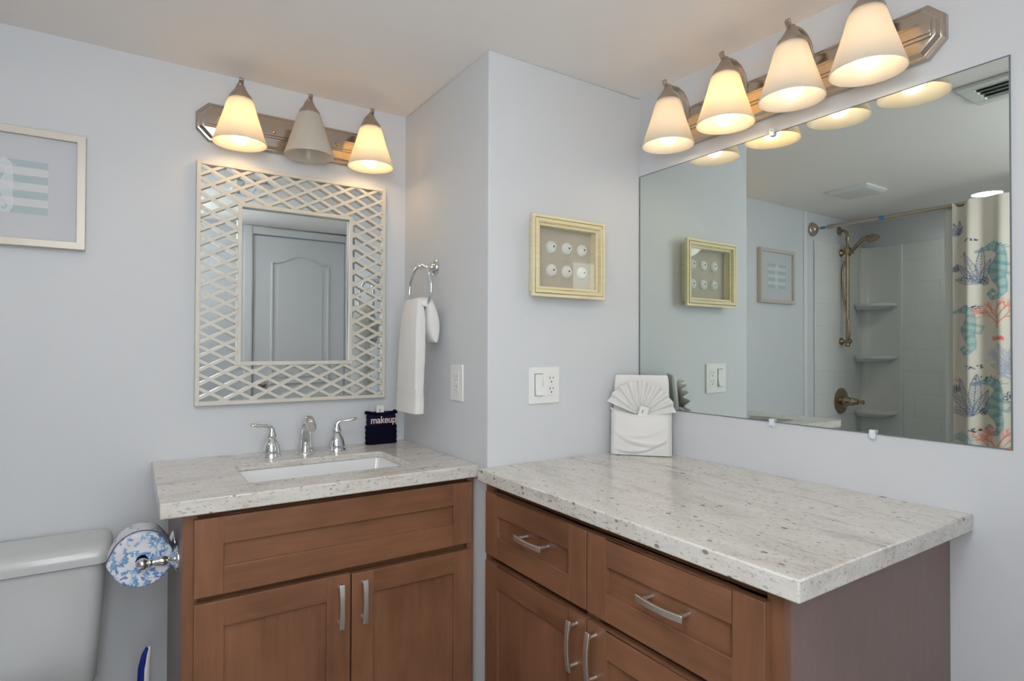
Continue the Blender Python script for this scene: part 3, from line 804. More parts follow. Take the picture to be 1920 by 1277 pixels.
plate_on(ou, Pl, 1.6285, 1.7115, 1.051, 1.168)
duplex(ou, Pl, 1.652, 1.688, 1.075, 1.145, 'gap')
obj('reset_button', pbox(MB(), Pl, 1.662, 1.678, 1.106, 1.114, 0.0072, 0.0086), M['plastic'], ou)

# ------------------------------------------------------------------ towel ring and hand towel
tr = thing('towel_ring', 'chrome towel ring on round post, on the narrow return wall', 'towel ring', (XR, 1.836, 1.499))
obj('post', MB().lathe([(0.030, 0), (0.030, 0.004), (0.026, 0.007), (0.025, 0.010), (0.012, 0.014), (0.0085, 0.022), (0.0075, 0.045), (0.009, 0.052), (0.0105, 0.058), (0.0105, 0.066), (0.008, 0.07), (0.0, 0.073)], (XR, 1.836, 1.499), (-1, 0, 0), 32), M['chrome'], tr, smooth=50)
rc = Vector((0.829, 1.828, 1.420)); RR = 0.083
ringp = [rc + Vector((0.004 * math.sin(2 * pi * k / 64), RR * 1.06 * math.cos(2 * pi * k / 64), RR * math.sin(2 * pi * k / 64))) for k in range(64)]
obj('ring', MB().tube(ringp, 0.0052, 12, closed=True, upv=(1, 0, 0)), M['chrome'], tr, smooth=60)

def towel_leg(zs, cx, wx, cy, wy, seed, n=40, fold=0.10):
    """stack of soft rounded sections; wx thickness in x, wy width in y"""
    r_ = random.Random(seed); ph = [r_.uniform(0, 6.28) for _ in range(4)]
    secs = []
    for i, z in enumerate(zs):
        t = i / (len(zs) - 1); sec_ = []
        X_, W_, Y_, H_ = (np.interp(t, np.linspace(0, 1, len(q)), q) for q in (cx, wx, cy, wy))
        for k in range(n):
            an = 2 * pi * k / n; ca_, sa = math.cos(an), math.sin(an)
            e_ = 0.5
            px_ = math.copysign(abs(ca_) ** e_, ca_); py_ = math.copysign(abs(sa) ** e_, sa)
            f = 1 + fold * math.sin(4 * an + ph[0] + 2.0 * t) * (0.4 + 0.6 * t) + 0.03 * math.sin(7 * an + ph[1])
            sec_.append((X_ + W_ / 2 * px_ * f, Y_ + H_ / 2 * py_ * (1 + 0.02 * math.sin(9 * t + ph[2])), z))
        secs.append(sec_)
    return secs
ht = thing('hand_towel', 'white terry hand towel hanging folded through the chrome ring', 'towel', (0.81, 1.83, 1.0))
zs = list(np.linspace(1.388, 1.06, 20))
mb = MB().loft(towel_leg([1.384, 1.378] + list(np.linspace(1.366, 1.085, 18)), (0.806, 0.8045, 0.803, 0.802, 0.801), (0.02, 0.046, 0.05, 0.046, 0.042), (1.826, 1.828, 1.832, 1.836, 1.842), (0.10, 0.142, 0.150, 0.160, 0.17), 3), cap0=True, cap1=True)
obj('long_fold', mb, M['towel'], ht, smooth=60)
mb = MB().loft(towel_leg(list(np.linspace(1.086, 1.062, 4)), (0.801, 0.801), (0.040, 0.040), (1.842, 1.843), (0.168, 0.169), 3, fold=0.04))
mb.loft(towel_leg(list(np.linspace(1.063, 1.005, 6)), (0.801, 0.801), (0.043, 0.044), (1.843, 1.846), (0.172, 0.178), 3, fold=0.05))
obj('woven_border', mb, M['towel_b'], ht, smooth=60)
zz_ = [1.388, 1.382] + list(np.linspace(1.368, 1.262, 10)) + [1.25, 1.243, 1.239]
mb = MB().loft(towel_leg(zz_, (0.836, 0.840, 0.846, 0.850, 0.852), (0.012, 0.030, 0.040, 0.048, 0.046, 0.030, 0.01), (1.812, 1.812, 1.81, 1.808), (0.09, 0.130, 0.135, 0.13, 0.12), 5, fold=0.05))
obj('short_fold', mb, M['towel'], ht, smooth=60)
sp_ = []
for k in range(13):                      # the bend over the ring
    an = pi * k / 12; sp_.append(Vector((0.8245 - 0.021 * math.cos(an), 0, 1.368 + 0.024 * math.sin(an))))
mb = MB()
secs = []
for j in range(11):
    u = j / 10; yy = 1.757 + 0.142 * u; dr_ = -0.006 * (2 * u - 1) ** 2
    k_ = 1 - 0.4 * abs(2 * u - 1) ** 6
    secs.append([(0.8245 + (x - 0.8245) * k_, yy, 1.362 + dr_ + (z - 1.362) * k_) for x, z in [(p.x, p.z) for p in sp_] + [(0.838, 1.362), (0.812, 1.362)]])
mb.loft(secs)
obj('top_bend', mb, M['towel'], ht, smooth=60)

# ------------------------------------------------------------------ makeup cloth and card
mk = thing('makeup_cloth', 'navy terry makeup towel folded into a pouch, beside the faucet', 'towel', (0.782, 2.06, ZC))
zs = np.linspace(ZC, 0.985, 24); secs = []
r_ = random.Random(4)
for i, z in enumerate(zs):
    t = (z - ZC) / 0.115
    hw_ = 0.056 + (0.001 if t < 0.6 else -0.003) + 0.001 * math.sin(i * 1.7)
    d0, d1 = 2.041 + (0.0 if t < 0.6 else 0.003), 2.079
    sec_ = []
    for x, y in rrect(0.782 - hw_, 0.782 + hw_, d0, d1, 0.014, 5):
        sec_.append((x + r_.uniform(-0.0008, 0.0008), y - 0.004 * (1 - ((x - 0.782) / 0.056) ** 2) * (1 if y < 2.06 else 0), z))
    secs.append(sec_)
mb = MB().loft(secs[:15]); obj('cloth', mb, M['navy'], mk, smooth=70)
mb = MB().loft(secs[14:]); obj('smooth_band', mb, M['navy_flat'], mk, smooth=70)
mb = MB()
for sgn in (-1, 1):
    mb.tube([(0.782 + sgn * x, y, z) for x, y, z in ((0.054, 2.068, 0.984), (0.054, 2.056, 0.986), (0.049, 2.044, 0.986), (0.036, 2.040, 0.983), (0.024, 2.039, 0.981))], lambda t: 0.0065 - 0.003 * t, 10)
mb.tube([(0.726, 2.046, 0.982), (0.755, 2.041, 0.979), (0.782, 2.039, 0.978), (0.81, 2.041, 0.979), (0.838, 2.046, 0.982)], 0.0035, 8)
obj('rolled_edge', mb, M['navy'], mk, smooth=60)
cu = bpy.data.curves.new('makeup', 'FONT'); cu.body = 'makeup'; cu.size = 0.0355; cu.extrude = 0.0008; cu.align_x = 'CENTER'; cu.offset = 0.0004
to = bpy.data.objects.new('tmp', cu); COL.objects.link(to)
bpy.context.view_layer.update()
me = bpy.data.meshes.new_from_object(to.evaluated_get(bpy.context.evaluated_depsgraph_get()))
bpy.data.objects.remove(to)
mb = MB()
vs = [(0.783 + v.co.x * 0.86, 2.0405 - 0.0030 * (1 - ((v.co.x * 0.86) / 0.056) ** 2) - v.co.z, 0.947 + v.co.y) for v in me.vertices]
mb.add(vs, [tuple(p.vertices) for p in me.polygons])
obj('embroidered_word', mb, M['thread'], mk, recalc=False)
cd = obj('card', MB().prism([(0.757, 0.93), (0.786, 0.93), (0.787, 1.009), (0.759, 1.012)], lambda a, b, dd: (a, dd, b), 2.0455, 2.0465), M['card'], base=(0.77, 2.046, 0.93))
tag(cd, 'small white card tucked behind the navy makeup towel', 'card')
obj('printed_mark', MB().box(0.7705, 0.7725, 2.0450, 2.0454, 0.984, 0.998), M['ink'], cd)

# ------------------------------------------------------------------ folded towel with shell washcloth
A = Vector((1.358, 1.452, 0)); Bp = Vector((1.487, 1.312, 0))
uu = (Bp - A).normalized(); nn = Vector((uu.y, -uu.x, 0))
if nn.dot(Vector((-1, -1, 0))) < 0: nn = -nn
mid = (A + Bp) / 2
def TW(a, d_, z):           # a: across (-.5..), d_: towards the room, z above worktop; leans back a little
    p = mid + uu * a + nn * (d_ - 0.10 * z)
    return (p.x, p.y, ZC + z)
ft = thing('folded_towel', 'white folded towel standing in the corner with a pocket, on the long worktop', 'towel', (mid.x, mid.y, ZC))
def slab(w0, w1, h, th, d0, n=16, topsag=None, rough=0.0, seed=1):
    r_ = random.Random(seed); secs = []
    for i in range(n + 1):
        t = i / n; z = h * t
        hw_ = (w0 + (w1 - w0) * t) / 2; tt_ = th * (0.75 + 0.25 * math.sin(pi * min(1, t * 1.4 + 0.1)))
        if i == 0 or i == n: tt_ *= 0.6; hw_ -= 0.004
        secs.append([TW(x + r_.uniform(-rough, rough), d0 + y, z) for x, y in rrect(-hw_, hw_, -tt_ / 2, tt_ / 2, tt_ * 0.45, 5)])
    return secs
mb = MB().loft(slab(0.190, 0.176, 0.262, 0.022, -0.002, 18, rough=0.0006))
obj('back_layer', mb, M['towel'], ft, smooth=60)
def pocket(u, v):
    a = (u - 0.5) * 0.196
    top = 0.150 - 0.022 * (1 - (2 * u - 1) ** 2) + 0.004 * u
    z = 0.002 + v * (top - 0.002)
    d_ = 0.020 + (0.014 * math.sin(pi * min(1, v * 0.9 + 0.08)) + 0.012 * v) * (1 - abs(2 * u - 1) ** 3)
    d_ -= 0.010 * max(0, (abs(2 * u - 1) - 0.9) / 0.1)
    for zc0, amp, skew, wd_ in ((0.050, 0.006, 0.02, 0.008), (0.072, 0.006, -0.015, 0.009), (0.098, 0.003, 0.01, 0.008)):
        zcur = zc0 - 0.03 * (1 - (2 * u - 1) ** 2) + skew * (2 * u - 1)
        d_ += amp * math.exp(-((z - zcur) / wd_) ** 2) * math.sin(pi * u) - 0.6 * amp * math.exp(-((z - zcur + 0.011) / (wd_ * 0.6)) ** 2) * math.sin(pi * u)
    return a, d_, z
nu, nv = 48, 40
mb = MB()
front_g = [[TW(*pocket(i / nu, j / nv)) for i in range(nu + 1)] for j in range(nv + 1)]
back_g = [[TW(pocket(i / nu, j / nv)[0], 0.0105, pocket(i / nu, j / nv)[2]) for i in range(nu + 1)] for j in range(nv + 1)]
secs = [front_g[j] + back_g[j][::-1] for j in range(nv + 1)]
mb.loft(secs, False, False)
mb.tube([TW(pocket(i / 24, 1)[0], pocket(i / 24, 1)[1] - 0.003, pocket(i / 24, 1)[2]) for i in range(25)], 0.0042, 10)
obj('pocket_layer', mb, M['towel'], ft, smooth=60)
wc = thing('washcloth', 'white washcloth pleated into a shell fan, tucked in the folded towel pocket', 'towel', TW(0, 0.02, 0.11))
def fan(u, v, side):
    an = math.radians(-66 + 148 * u); npl = 9
    pl = math.cos(2 * pi * npl * u)
    r = 0.012 + v * (0.100 + 0.002 * pl)
    d_ = 0.019 + (0.002 + 0.0075 * v) * pl + 0.014 * v + side * 0.003
    return TW(math.sin(an) * r - 0.004, d_, 0.130 + math.cos(an) * r)
mb = MB(); nu, nv = 144, 10; secs = []
for j in range(nv + 1):
    secs.append([fan(i / nu, j / nv, 1) for i in range(nu + 1)] + [fan(i / nu, j / nv, -1) for i in range(nu, -1, -1)])
mb.loft(secs, False, False)
mb.loft([[fan(i / nu, 1, 1), fan(i / nu, 1.025, 0.3), fan(i / nu, 1.025, -0.3), fan(i / nu, 1, -1)] for i in range(nu + 1)], False, False, closed=False)
obj('shell_pleats', mb, M['towel'], wc, smooth=60)
mb = MB()
c0, c1 = math.cos(math.radians(-16)), math.sin(math.radians(-16))
def card_pt(a, b, dd): return TW(0.002 + a * c0 - b * c1, dd, 0.130 + a * c1 + b * c0)
cd2 = obj('card', MB().prism([(-0.014, -0.01), (0.018, -0.01), (0.018, 0.034), (-0.014, 0.034)], card_pt, 0.0315, 0.0325), M['card'], base=TW(0, 0.045, 0.115))
tag(cd2, 'small tilted white card in the shell towel pocket', 'card')
mb = MB()
for q in ((-0.0135, 0.0175, 0.0325, 0.0335), (-0.0135, -0.0125, 0.0, 0.0335), (0.0165, 0.0175, 0.0, 0.0335)):
    mb.prism([(q[0], q[2]), (q[1], q[2]), (q[1], q[3]), (q[0], q[3])], card_pt, 0.0324, 0.0328)
mb.prism([(-0.003, 0.010), (0.001, 0.010), (0.001, 0.021), (-0.003, 0.021)], card_pt, 0.0324, 0.0328)
obj('printed_mark', mb, M['gap'], cd2)

# ------------------------------------------------------------------ toilet
tl = thing('toilet', 'white two-piece toilet with wide tank, left of the vanity', 'toilet', (-0.26, 1.85, 0))
TX0, TX1 = -0.487, -0.043
def tank_sec(z, ins, fr):
    return [(x, y, z) for x, y in rrect(TX0 + ins, TX1 - ins, fr, YB - 0.014, 0.035, 6)]
mb = MB().loft([tank_sec(0.295, 0.05, 1.945), tank_sec(0.305, 0.030, 1.925), tank_sec(0.335, 0.018, 1.912), tank_sec(0.43, 0.011, 1.905), tank_sec(0.52, 0.005, 1.899), tank_sec(0.648, 0.0, 1.896)])
obj('tank', mb, M['tank'], tl, smooth=45)
def lid_sec(z, g): return [(x, y, z) for x, y in rrect(TX0 - 0.013 - g, TX1 + 0.013 + g, 1.882 - g, YB - 0.008 + min(g, 0), 0.03, 6)]
mb = MB().loft([lid_sec(0.648, -0.006), lid_sec(0.652, 0), lid_sec(0.668, 0.001), lid_sec(0.682, -0.002), lid_sec(0.691, -0.009), lid_sec(0.695, -0.022), lid_sec(0.697, -0.05)])
obj('tank_lid', mb, M['tank'], tl, smooth=45)
def ell(cx, cy, rx, ry, z, n=36, back=None):
    out = []
    for k in range(n):
        a = 2 * pi * k / n; y = cy + ry * math.sin(a)
        out.append((cx + rx * math.cos(a), min(y, back) if back else y, z))
    return out
bxc = -0.265
mb = MB().loft([ell(bxc, 1.66, 0.115, 0.22, 0.0), ell(bxc, 1.66, 0.11, 0.21, 0.06), ell(bxc, 1.64, 0.105, 0.2, 0.16), ell(bxc, 1.62, 0.14, 0.24, 0.25), ell(bxc, 1.61, 0.178, 0.27, 0.32), ell(bxc, 1.61, 0.182, 0.275, 0.345), ell(bxc, 1.61, 0.14, 0.225, 0.347), ell(bxc, 1.61, 0.12, 0.2, 0.30), ell(bxc, 1.62, 0.06, 0.1, 0.22)])
mb.loft([[(x, y, z) for x, y in rrect(bxc - 0.11, bxc + 0.11, 1.80, 2.0, 0.03)] for z in (0.18, 0.296)])
obj('bowl', mb, M['tank'], tl, smooth=50)
mb = MB().loft([ell(bxc, 1.61, 0.184, 0.278, 0.348, back=1.86), ell(bxc, 1.61, 0.186, 0.28, 0.36, back=1.862), ell(bxc, 1.61, 0.186, 0.28, 0.375, back=1.862), ell(bxc, 1.61, 0.17, 0.262, 0.38, back=1.85)])
obj('seat_lid', mb, M['plastic'], tl, smooth=45)
mb = MB().lathe([(0.014, 0), (0.014, 0.008), (0.008, 0.014)], (-0.43, 1.899, 0.60), (0, -1, 0), 20)
mb.strap([(-0.435, 1.884, 0.60), (-0.40, 1.882, 0.598), (-0.365, 1.880, 0.592)], lambda t: 0.014 - 0.004 * t, 0.007, (0, -1, 0))
obj('flush_lever', mb, M['chrome'], tl)

# ------------------------------------------------------------------ toilet paper holder and roll
hx = CX0
hd = thing('paper_holder', 'chrome two-post toilet paper holder, on the side of the sink vanity', 'paper holder', (hx, 1.755, 0.69))
RX, RZ = 0.036, 0.695
for yy in (1.693, 1.835):
    mb = MB().lathe([(0.031, 0), (0.031, 0.003), (0.028, 0.006), (0.024, 0.008), (0.016, 0.011), (0.010, 0.018), (0.0085, 0.022), (0.0115, 0.027), (0.0125, 0.034), (0.010, 0.044), (0.0075, 0.054), (0.008, 0.058), (0.011, 0.060), (0.011, 0.063), (0.009, 0.065)], (hx, yy, RZ - 0.004), (-1, 0, 0), 28)
    mb.ball((RX + 0.0, yy - 0.0, RZ - 0.004), 0.0145, 24, 14)
    obj('post', mb, M['chrome'], hd, smooth=50)
obj('spindle', MB().tube([(RX, 1.70, RZ - 0.004), (RX, 1.83, RZ - 0.004)], 0.007, 14), M['chrome'], hd)
def tear(n=216):
    pts = []
    for k in range(n):
        a = 2 * pi * k / n; r = 0.0665
        d_ = abs(((a - math.radians(183) + pi) % (2 * pi)) - pi)
        r += 0.007 * max(0, 1 - d_ / 0.42) ** 1.3
        r -= 0.004 * max(0, 1 - abs(((a - math.radians(35) + pi) % (2 * pi)) - pi) / 0.5)
        pts.append((RX + r * math.cos(a), RZ + 0.001 + r * math.sin(a)))
    return pts
tp = thing('toilet_paper', 'toilet paper roll covered in blue and white floral paper, on the chrome holder', 'toilet paper', (RX, 1.76, RZ))
base_t = tear()
mb = MB(); secs = []
cxy = (RX, RZ)
def ringsec(s_, y): return [(cxy[0] + (x - cxy[0]) * s_, y, cxy[1] + (z - cxy[1]) * s_) for x, z in base_t]
for s_ in np.linspace(0.20, 0.97, 56): secs.append(ringsec(s_, 1.7115 - 0.0015 * math.sin(s_ * 9)))
for y in np.linspace(1.713, 1.812, 28): secs.append(ringsec(1.0, y))
for s_ in np.linspace(0.97, 0.2, 8): secs.append(ringsec(s_, 1.8135))
mb.loft(secs, cap0=False, cap1=False)
mb.loft([ringsec(0.20, 1.7115), ringsec(0.2, 1.8135)], cap0=False, cap1=False)
cov = obj('floral_cover', mb, M['floral'], tp, smooth=40)
def floral(co):
    n = len(co)
    A_ = np.arctan2(co[:, 2], co[:, 0]); R_ = np.hypot(co[:, 0], co[:, 2]); y = co[:, 1]
    side = R_ > 0.060
    U = np.where(side & (y > -0.046), A_ * 0.066, co[:, 0]); V = np.where(side & (y > -0.046), y, co[:, 2])
    c = np.tile(np.array(lin((226, 226, 232))), (n, 1))
    g = np.random.default_rng(11)
    for k in range(150):
        u0, v0 = g.uniform(-0.2, 0.2), g.uniform(-0.075, 0.075)
        if k < 85: u0, v0 = g.uniform(-0.07, 0.07), g.uniform(-0.07, 0.07)
        nl = g.integers(3, 6); a0 = g.uniform(0, 6.28)
        col = [(96, 150, 205), (70, 120, 190), (140, 185, 222), (110, 160, 200)][k % 4]
        for q in range(nl):
            a = a0 + q * 0.75; r0, r1 = 0.003, g.uniform(0.006, 0.010)
            dd, t = polydist(U, V, [(u0 + r0 * math.cos(a), v0 + r0 * math.sin(a)), (u0 + r1 * math.cos(a + 0.3), v0 + r1 * math.sin(a + 0.3))])
            blend(c, np.clip((0.0020 * (1 - 0.5 * np.abs(2 * t - 1)) - dd) / 0.0012 + 0.5, 0, 1), col)
    for k in range(60):
        u0, v0, a = g.uniform(-0.1, 0.1), g.uniform(-0.07, 0.07), g.uniform(0, 6.28)
        pts = [(u0 + 0.02 * math.cos(a + 0.35 * i) + 0.004 * i * math.cos(a), v0 + 0.02 * math.sin(a + 0.35 * i)) for i in range(6)]
        dd, _ = polydist(U, V, pts)
        blend(c, np.clip((0.0010 - dd) / 0.0008 + 0.5, 0, 1) * 0.8, (130, 172, 214))
    return c
paint(cov, floral)
seam = [(cxy[0] + (x - cxy[0]) * 1.01, 1.7285, cxy[1] + (z - cxy[1]) * 1.01) for x, z in base_t]
obj('dark_trim', MB().tube(seam[36:108], 0.0013, 8), simple('navy_trim', (40, 52, 96), 0.7), tp)

# ------------------------------------------------------------------ toilet brush
bx_, by_ = 0.052, 1.865
tb = thing('toilet_brush', 'toilet brush with curved blue and white handle, on floor beside the vanity', 'toilet brush', (bx_, by_, 0))
mb = MB().lathe([(0.05, 0), (0.052, 0.004), (0.048, 0.02), (0.042, 0.11), (0.044, 0.115), (0.038, 0.115), (0.036, 0.02), (0.0, 0.018)], (bx_, by_, 0), (0, 0, 1), 32)
obj('cup', mb, M['plastic'], tb, smooth=45)
obj('brush_head', MB().lathe([(0.0, 0.03), (0.025, 0.035), (0.032, 0.06), (0.028, 0.09), (0.008, 0.1)], (bx_, by_, 0), (0, 0, 1), 24), M['plastic'], tb, smooth=50)
hp = [(bx_, by_, 0.09), (bx_ - 0.001, by_, 0.18), (bx_ - 0.003, by_, 0.26), (bx_ - 0.005, by_, 0.32), (bx_ - 0.004, by_, 0.36), (bx_ + 0.001, by_, 0.395), (bx_ + 0.006, by_, 0.412)]
hr = [0.006, 0.006, 0.009, 0.013, 0.013, 0.009, 0.004]
rf = lambda t: float(np.interp(t, np.linspace(0, 1, 7), hr))
hn = obj('handle', MB().tube(hp, rf, 18), M['plastic'], tb, smooth=60)
obj('blue_grip', MB().tube([(x - 0.0055, y - 0.003, z) for x, y, z in hp[1:]], lambda t: 0.8 * rf(1 / 6 + t * 5 / 6) + 0.0005, 18), M['blue'], hn, smooth=60)

# ------------------------------------------------------------------ tub, surround, shower
tubx = -0.725
tb_ = thing('bathtub', 'white alcove bathtub behind the printed shower curtain', 'bathtub', (-1.05, 1.33, 0))
mb = MB()
ts = lambda g, z, r: [(x, y, z) for x, y in rrect(XT + 0.006 + g, tubx - g, 0.566 + g, YB - 0.006 - g, r)]
mb.loft([ts(0, 0, 0.02), ts(0, 0.46, 0.02), ts(0.005, 0.47, 0.02), ts(0.06, 0.468, 0.1), ts(0.075, 0.44, 0.12), ts(0.11, 0.14, 0.14), ts(0.16, 0.12, 0.12)])
obj('tub_shell', mb, M['tub'], tb_, smooth=40)
sr = thing('tub_surround', 'white tile-patterned shower surround with corner shelves, seen in the wide mirror', 'shower surround', (-1.05, 1.33, 0.47))
ST = 1.935
mb = MB()
mb.box(XT + 0.001, XT + 0.012, 0.566, YB - 0.255, 0.47, ST)          # long panel
mb.box(XT + 0.085, -0.717, YB - 0.012, YB - 0.001, 0.47, ST)         # end panel with the shower
mb.box(XT + 0.001, -0.717, 0.562, 0.573, 0.47, ST)
obj('tile_panel', mb, M['tile'], sr, bevel=0.003)
# rounded corner column
mb = MB(); secs = []
ccx, ccy, cr = XT + 0.012 + 0.20, YB - 0.012 - 0.215, 0.2
prof = [(XT + 0.001, YB - 0.262), (XT + 0.022, YB - 0.262), (XT + 0.022, YB - 0.245), (XT + 0.015, YB - 0.225)]
for k in range(13):
    a = math.radians(180 - 90 * k / 12)
    prof.append((XT + 0.015 + 0.055 + 0.055 * math.cos(a), YB - 0.015 - 0.14 + 0.14 * math.sin(a)))
prof += [(XT + 0.078, YB - 0.02), (XT + 0.092, YB - 0.02), (XT + 0.092, YB - 0.001), (XT + 0.001, YB - 0.001)]
mb.prism(prof, lambda a, b, dd: (a, b, dd), 0.47, ST)
obj('corner_column', mb, M['tub'], sr, bevel=0.003, smooth=40)
for z in (1.145, 1.505, 0.765):
    p = [(XT + 0.012, YB - 0.012)]
    for k in range(15):
        a = math.radians(90 * k / 14); p.append((XT + 0.014 + 0.135 * math.sin(a) ** 0.8, YB - 0.016 - 0.21 * math.cos(a) ** 0.8))
    mb = MB()
    s0 = [(x, y, z + 0.03) for x, y in p]; s1 = [(x, y, z + 0.012) for x, y in p]
    sh_ = [(p[0][0] + (x - p[0][0]) * 0.8, p[0][1] + (y - p[0][1]) * 0.8, z - 0.012) for x, y in p]
    mb.loft([sh_, s1, s0]); obj('corner_shelf', mb, M['tub'], sr, bevel=0.006, seg=3, smooth=40)

BY = YB - 0.056
BX = -1.035
sh = thing('hand_shower', 'champagne nickel slide bar shower with hose and handheld head, on the tub wall', 'shower', (BX, YB, 1.24))
mb = MB().tube([(BX, BY, 1.245), (BX, BY, 1.885)], 0.0115, 18)
mb.lathe([(0.013, 0), (0.016, 0.01), (0.013, 0.03)], (BX, BY, 1.235), (0, 0, 1), 20)
obj('slide_bar', mb, M['bronze'], sh, smooth=50)
for z in (1.272, 1.875):
    mb = MB().lathe([(0.026, 0), (0.026, 0.006), (0.018, 0.012), (0.011, 0.02), (0.010, 0.036), (0.015, 0.046), (0.017, 0.056), (0.012, 0.068)], (BX, YB - 0.0128, z), (0, -1, 0), 24)
    obj('bracket', mb, M['bronze'], sh, smooth=50)
mb = MB().lathe([(0.03, 0), (0.03, 0.006), (0.014, 0.014)], (BX, YB, 2.028), (0, -1, 0), 24)
mb.tube([(BX, YB - 0.01, 2.028), (BX, YB - 0.03, 2.026), (BX, BY + 0.004, 2.012), (BX, BY, 1.985), (BX, BY, 1.90)], 0.0095, 14)
mb.lathe([(0.013, 0), (0.013, 0.02)], (BX, BY, 1.955), (0, 0, 1), 16)
obj('shower_arm', mb, M['bronze'], sh, smooth=50)
mb = MB().lathe([(0.019, 0), (0.021, 0.01), (0.021, 0.03), (0.017, 0.045)], (BX, BY, 1.865), (0, 0, 1), 20)
mb.tube([(BX, BY, 1.872), (BX + 0.012, BY - 0.05, 1.862)], lambda t: 0.009 - 0.003 * t, 10)
obj('slider', mb, M['bronze'], sh, smooth=50)
q = [(BX - 0.01, BY + 0.015, 1.83), (BX - 0.012, BY - 0.01, 1.865), (BX - 0.012, BY - 0.05, 1.91), (BX - 0.012, BY - 0.09, 1.945), (BX - 0.012, BY - 0.125, 1.957), (BX - 0.012, BY - 0.15, 1.955)]
mb = MB().tube(q, lambda t: 0.010 + 0.006 * t, 16)
mb.lathe([(0.020, 0), (0.034, 0.014), (0.040, 0.03), (0.038, 0.036), (0.0, 0.038)], (BX - 0.012, BY - 0.148, 1.968), (0, -0.45, -0.9), 28)
obj('handheld_head', mb, M['bronze'], sh, smooth=50)
hq = [(BX - 0.01, BY + 0.018, 1.825), (BX - 0.008, BY + 0.035, 1.77), (BX - 0.004, BY + 0.035, 1.68), (BX, BY + 0.028, 1.58), (BX + 0.006, BY + 0.008, 1.48), (BX + 0.012, BY - 0.012, 1.40), (BX + 0.014, BY - 0.018, 1.33), (BX + 0.008, BY - 0.01, 1.27), (BX, BY, 1.245)]
obj('hose', MB().tube(hq, 0.0075, 12), M['bronze'], sh, smooth=60)
va = thing('shower_valve', 'round champagne nickel shower valve with lever, below the slide bar shower', 'shower valve', (-1.03, YB, 0.868))
obj('valve_plate', MB().lathe([(0.088, 0), (0.088, 0.004), (0.078, 0.01), (0.05, 0.014), (0.034, 0.016)], (-1.03, YB - 0.0128, 0.868), (0, -1, 0), 40), M['bronze'], va, smooth=50)
mb = MB().lathe([(0.030, 0.0), (0.030, 0.04), (0.026, 0.046), (0.026, 0.07), (0.020, 0.076), (0.017, 0.10), (0.010, 0.104), (0.009, 0.118), (0.014, 0.122), (0.014, 0.134), (0.008, 0.138)], (-1.03, YB - 0.026, 0.868), (0, -1, 0), 28)
obj('valve_handle', mb, M['bronze'], va, smooth=40)

RODX, RODZ = -0.70, 2.0
rd = thing('curtain_rod', 'brushed nickel shower curtain rod with round flanges and blue tape', 'curtain rod', (RODX, 1.33, RODZ))
obj('rod', MB().tube([(RODX, 1.99, RODZ), (RODX, 0.57, RODZ)], 0.0115, 18), M['nickel'], rd, smooth=60)
obj('rod_end', MB().tube([(RODX, YB - 0.02, RODZ), (RODX, 1.98, RODZ)], 0.0075, 14).lathe([(0.0145, 0), (0.0145, 0.03), (0.012, 0.034)], (RODX, 2.0, RODZ), (0, -1, 0), 18), M['nickel'], rd, smooth=50)
for yy, sg in ((YB - 0.001, -1), (0.561, 1)):
    obj('flange', MB().lathe([(0.046, 0), (0.046, 0.008), (0.042, 0.014), (0.034, 0.016), (0.032, 0.026), (0.018, 0.03), (0.014, 0.038)], (RODX, yy, RODZ), (0, sg, 0), 32), M['nickel'], rd, smooth=50)
for yy, rr in ((2.045, 0.0085), (1.695, 0.0122)):
    obj('tape_band', MB().lathe([(rr, 0), (rr, 0.03)], (RODX, yy, RODZ), (0, -1, 0), 16), M['tape'], rd)

# printed curtain: gathered over the near half of the tub
CYA, CYB = 1.318, 0.60
CZ0, CZ1 = 0.10, 2.012
def fold_x(y):
    s = CYA - y
    return RODX + 0.004 + 0.021 * math.sin(2 * pi * s / 0.125 - 2.3) + 0.007 * math.sin(2 * pi * s / 0.071 + 0.8)
NU, NV = 330, 560
ys = np.linspace(CYA, CYB, NU + 1); xs_ = np.array([fold_x(y) for y in ys])
arc = np.concatenate([[0], np.cumsum(np.hypot(np.diff(ys), np.diff(xs_)))])
mb = MB(); V = []
for j in range(NV + 1):
    z = CZ0 + (CZ1 - CZ0) * j / NV
    k = 0.55 + 0.45 * min(1, (CZ1 - z) / 0.5)
    for i in range(NU + 1):
        scal = 0.035 * max(0.0, math.sin(pi * min((CYA - ys[i]) / 0.085, 1)) ) * max(0, (z - 1.9) / 0.11) if ys[i] > CYA - 0.085 else 0.0
        V.append((RODX + 0.034 + (xs_[i] - RODX) * k, ys[i], z - scal))
mb.add(V, [(j * (NU + 1) + i, j * (NU + 1) + i + 1, (j + 1) * (NU + 1) + i + 1, (j + 1) * (NU + 1) + i) for j in range(NV) for i in range(NU)])
cur = obj('shower_curtain', mb, M['curtain'], recalc=False, base=(RODX, 1.0, CZ0), smooth=180)
tag(cur, 'cream shower curtain printed with seahorses and coral, on the nickel rod', 'shower curtain')
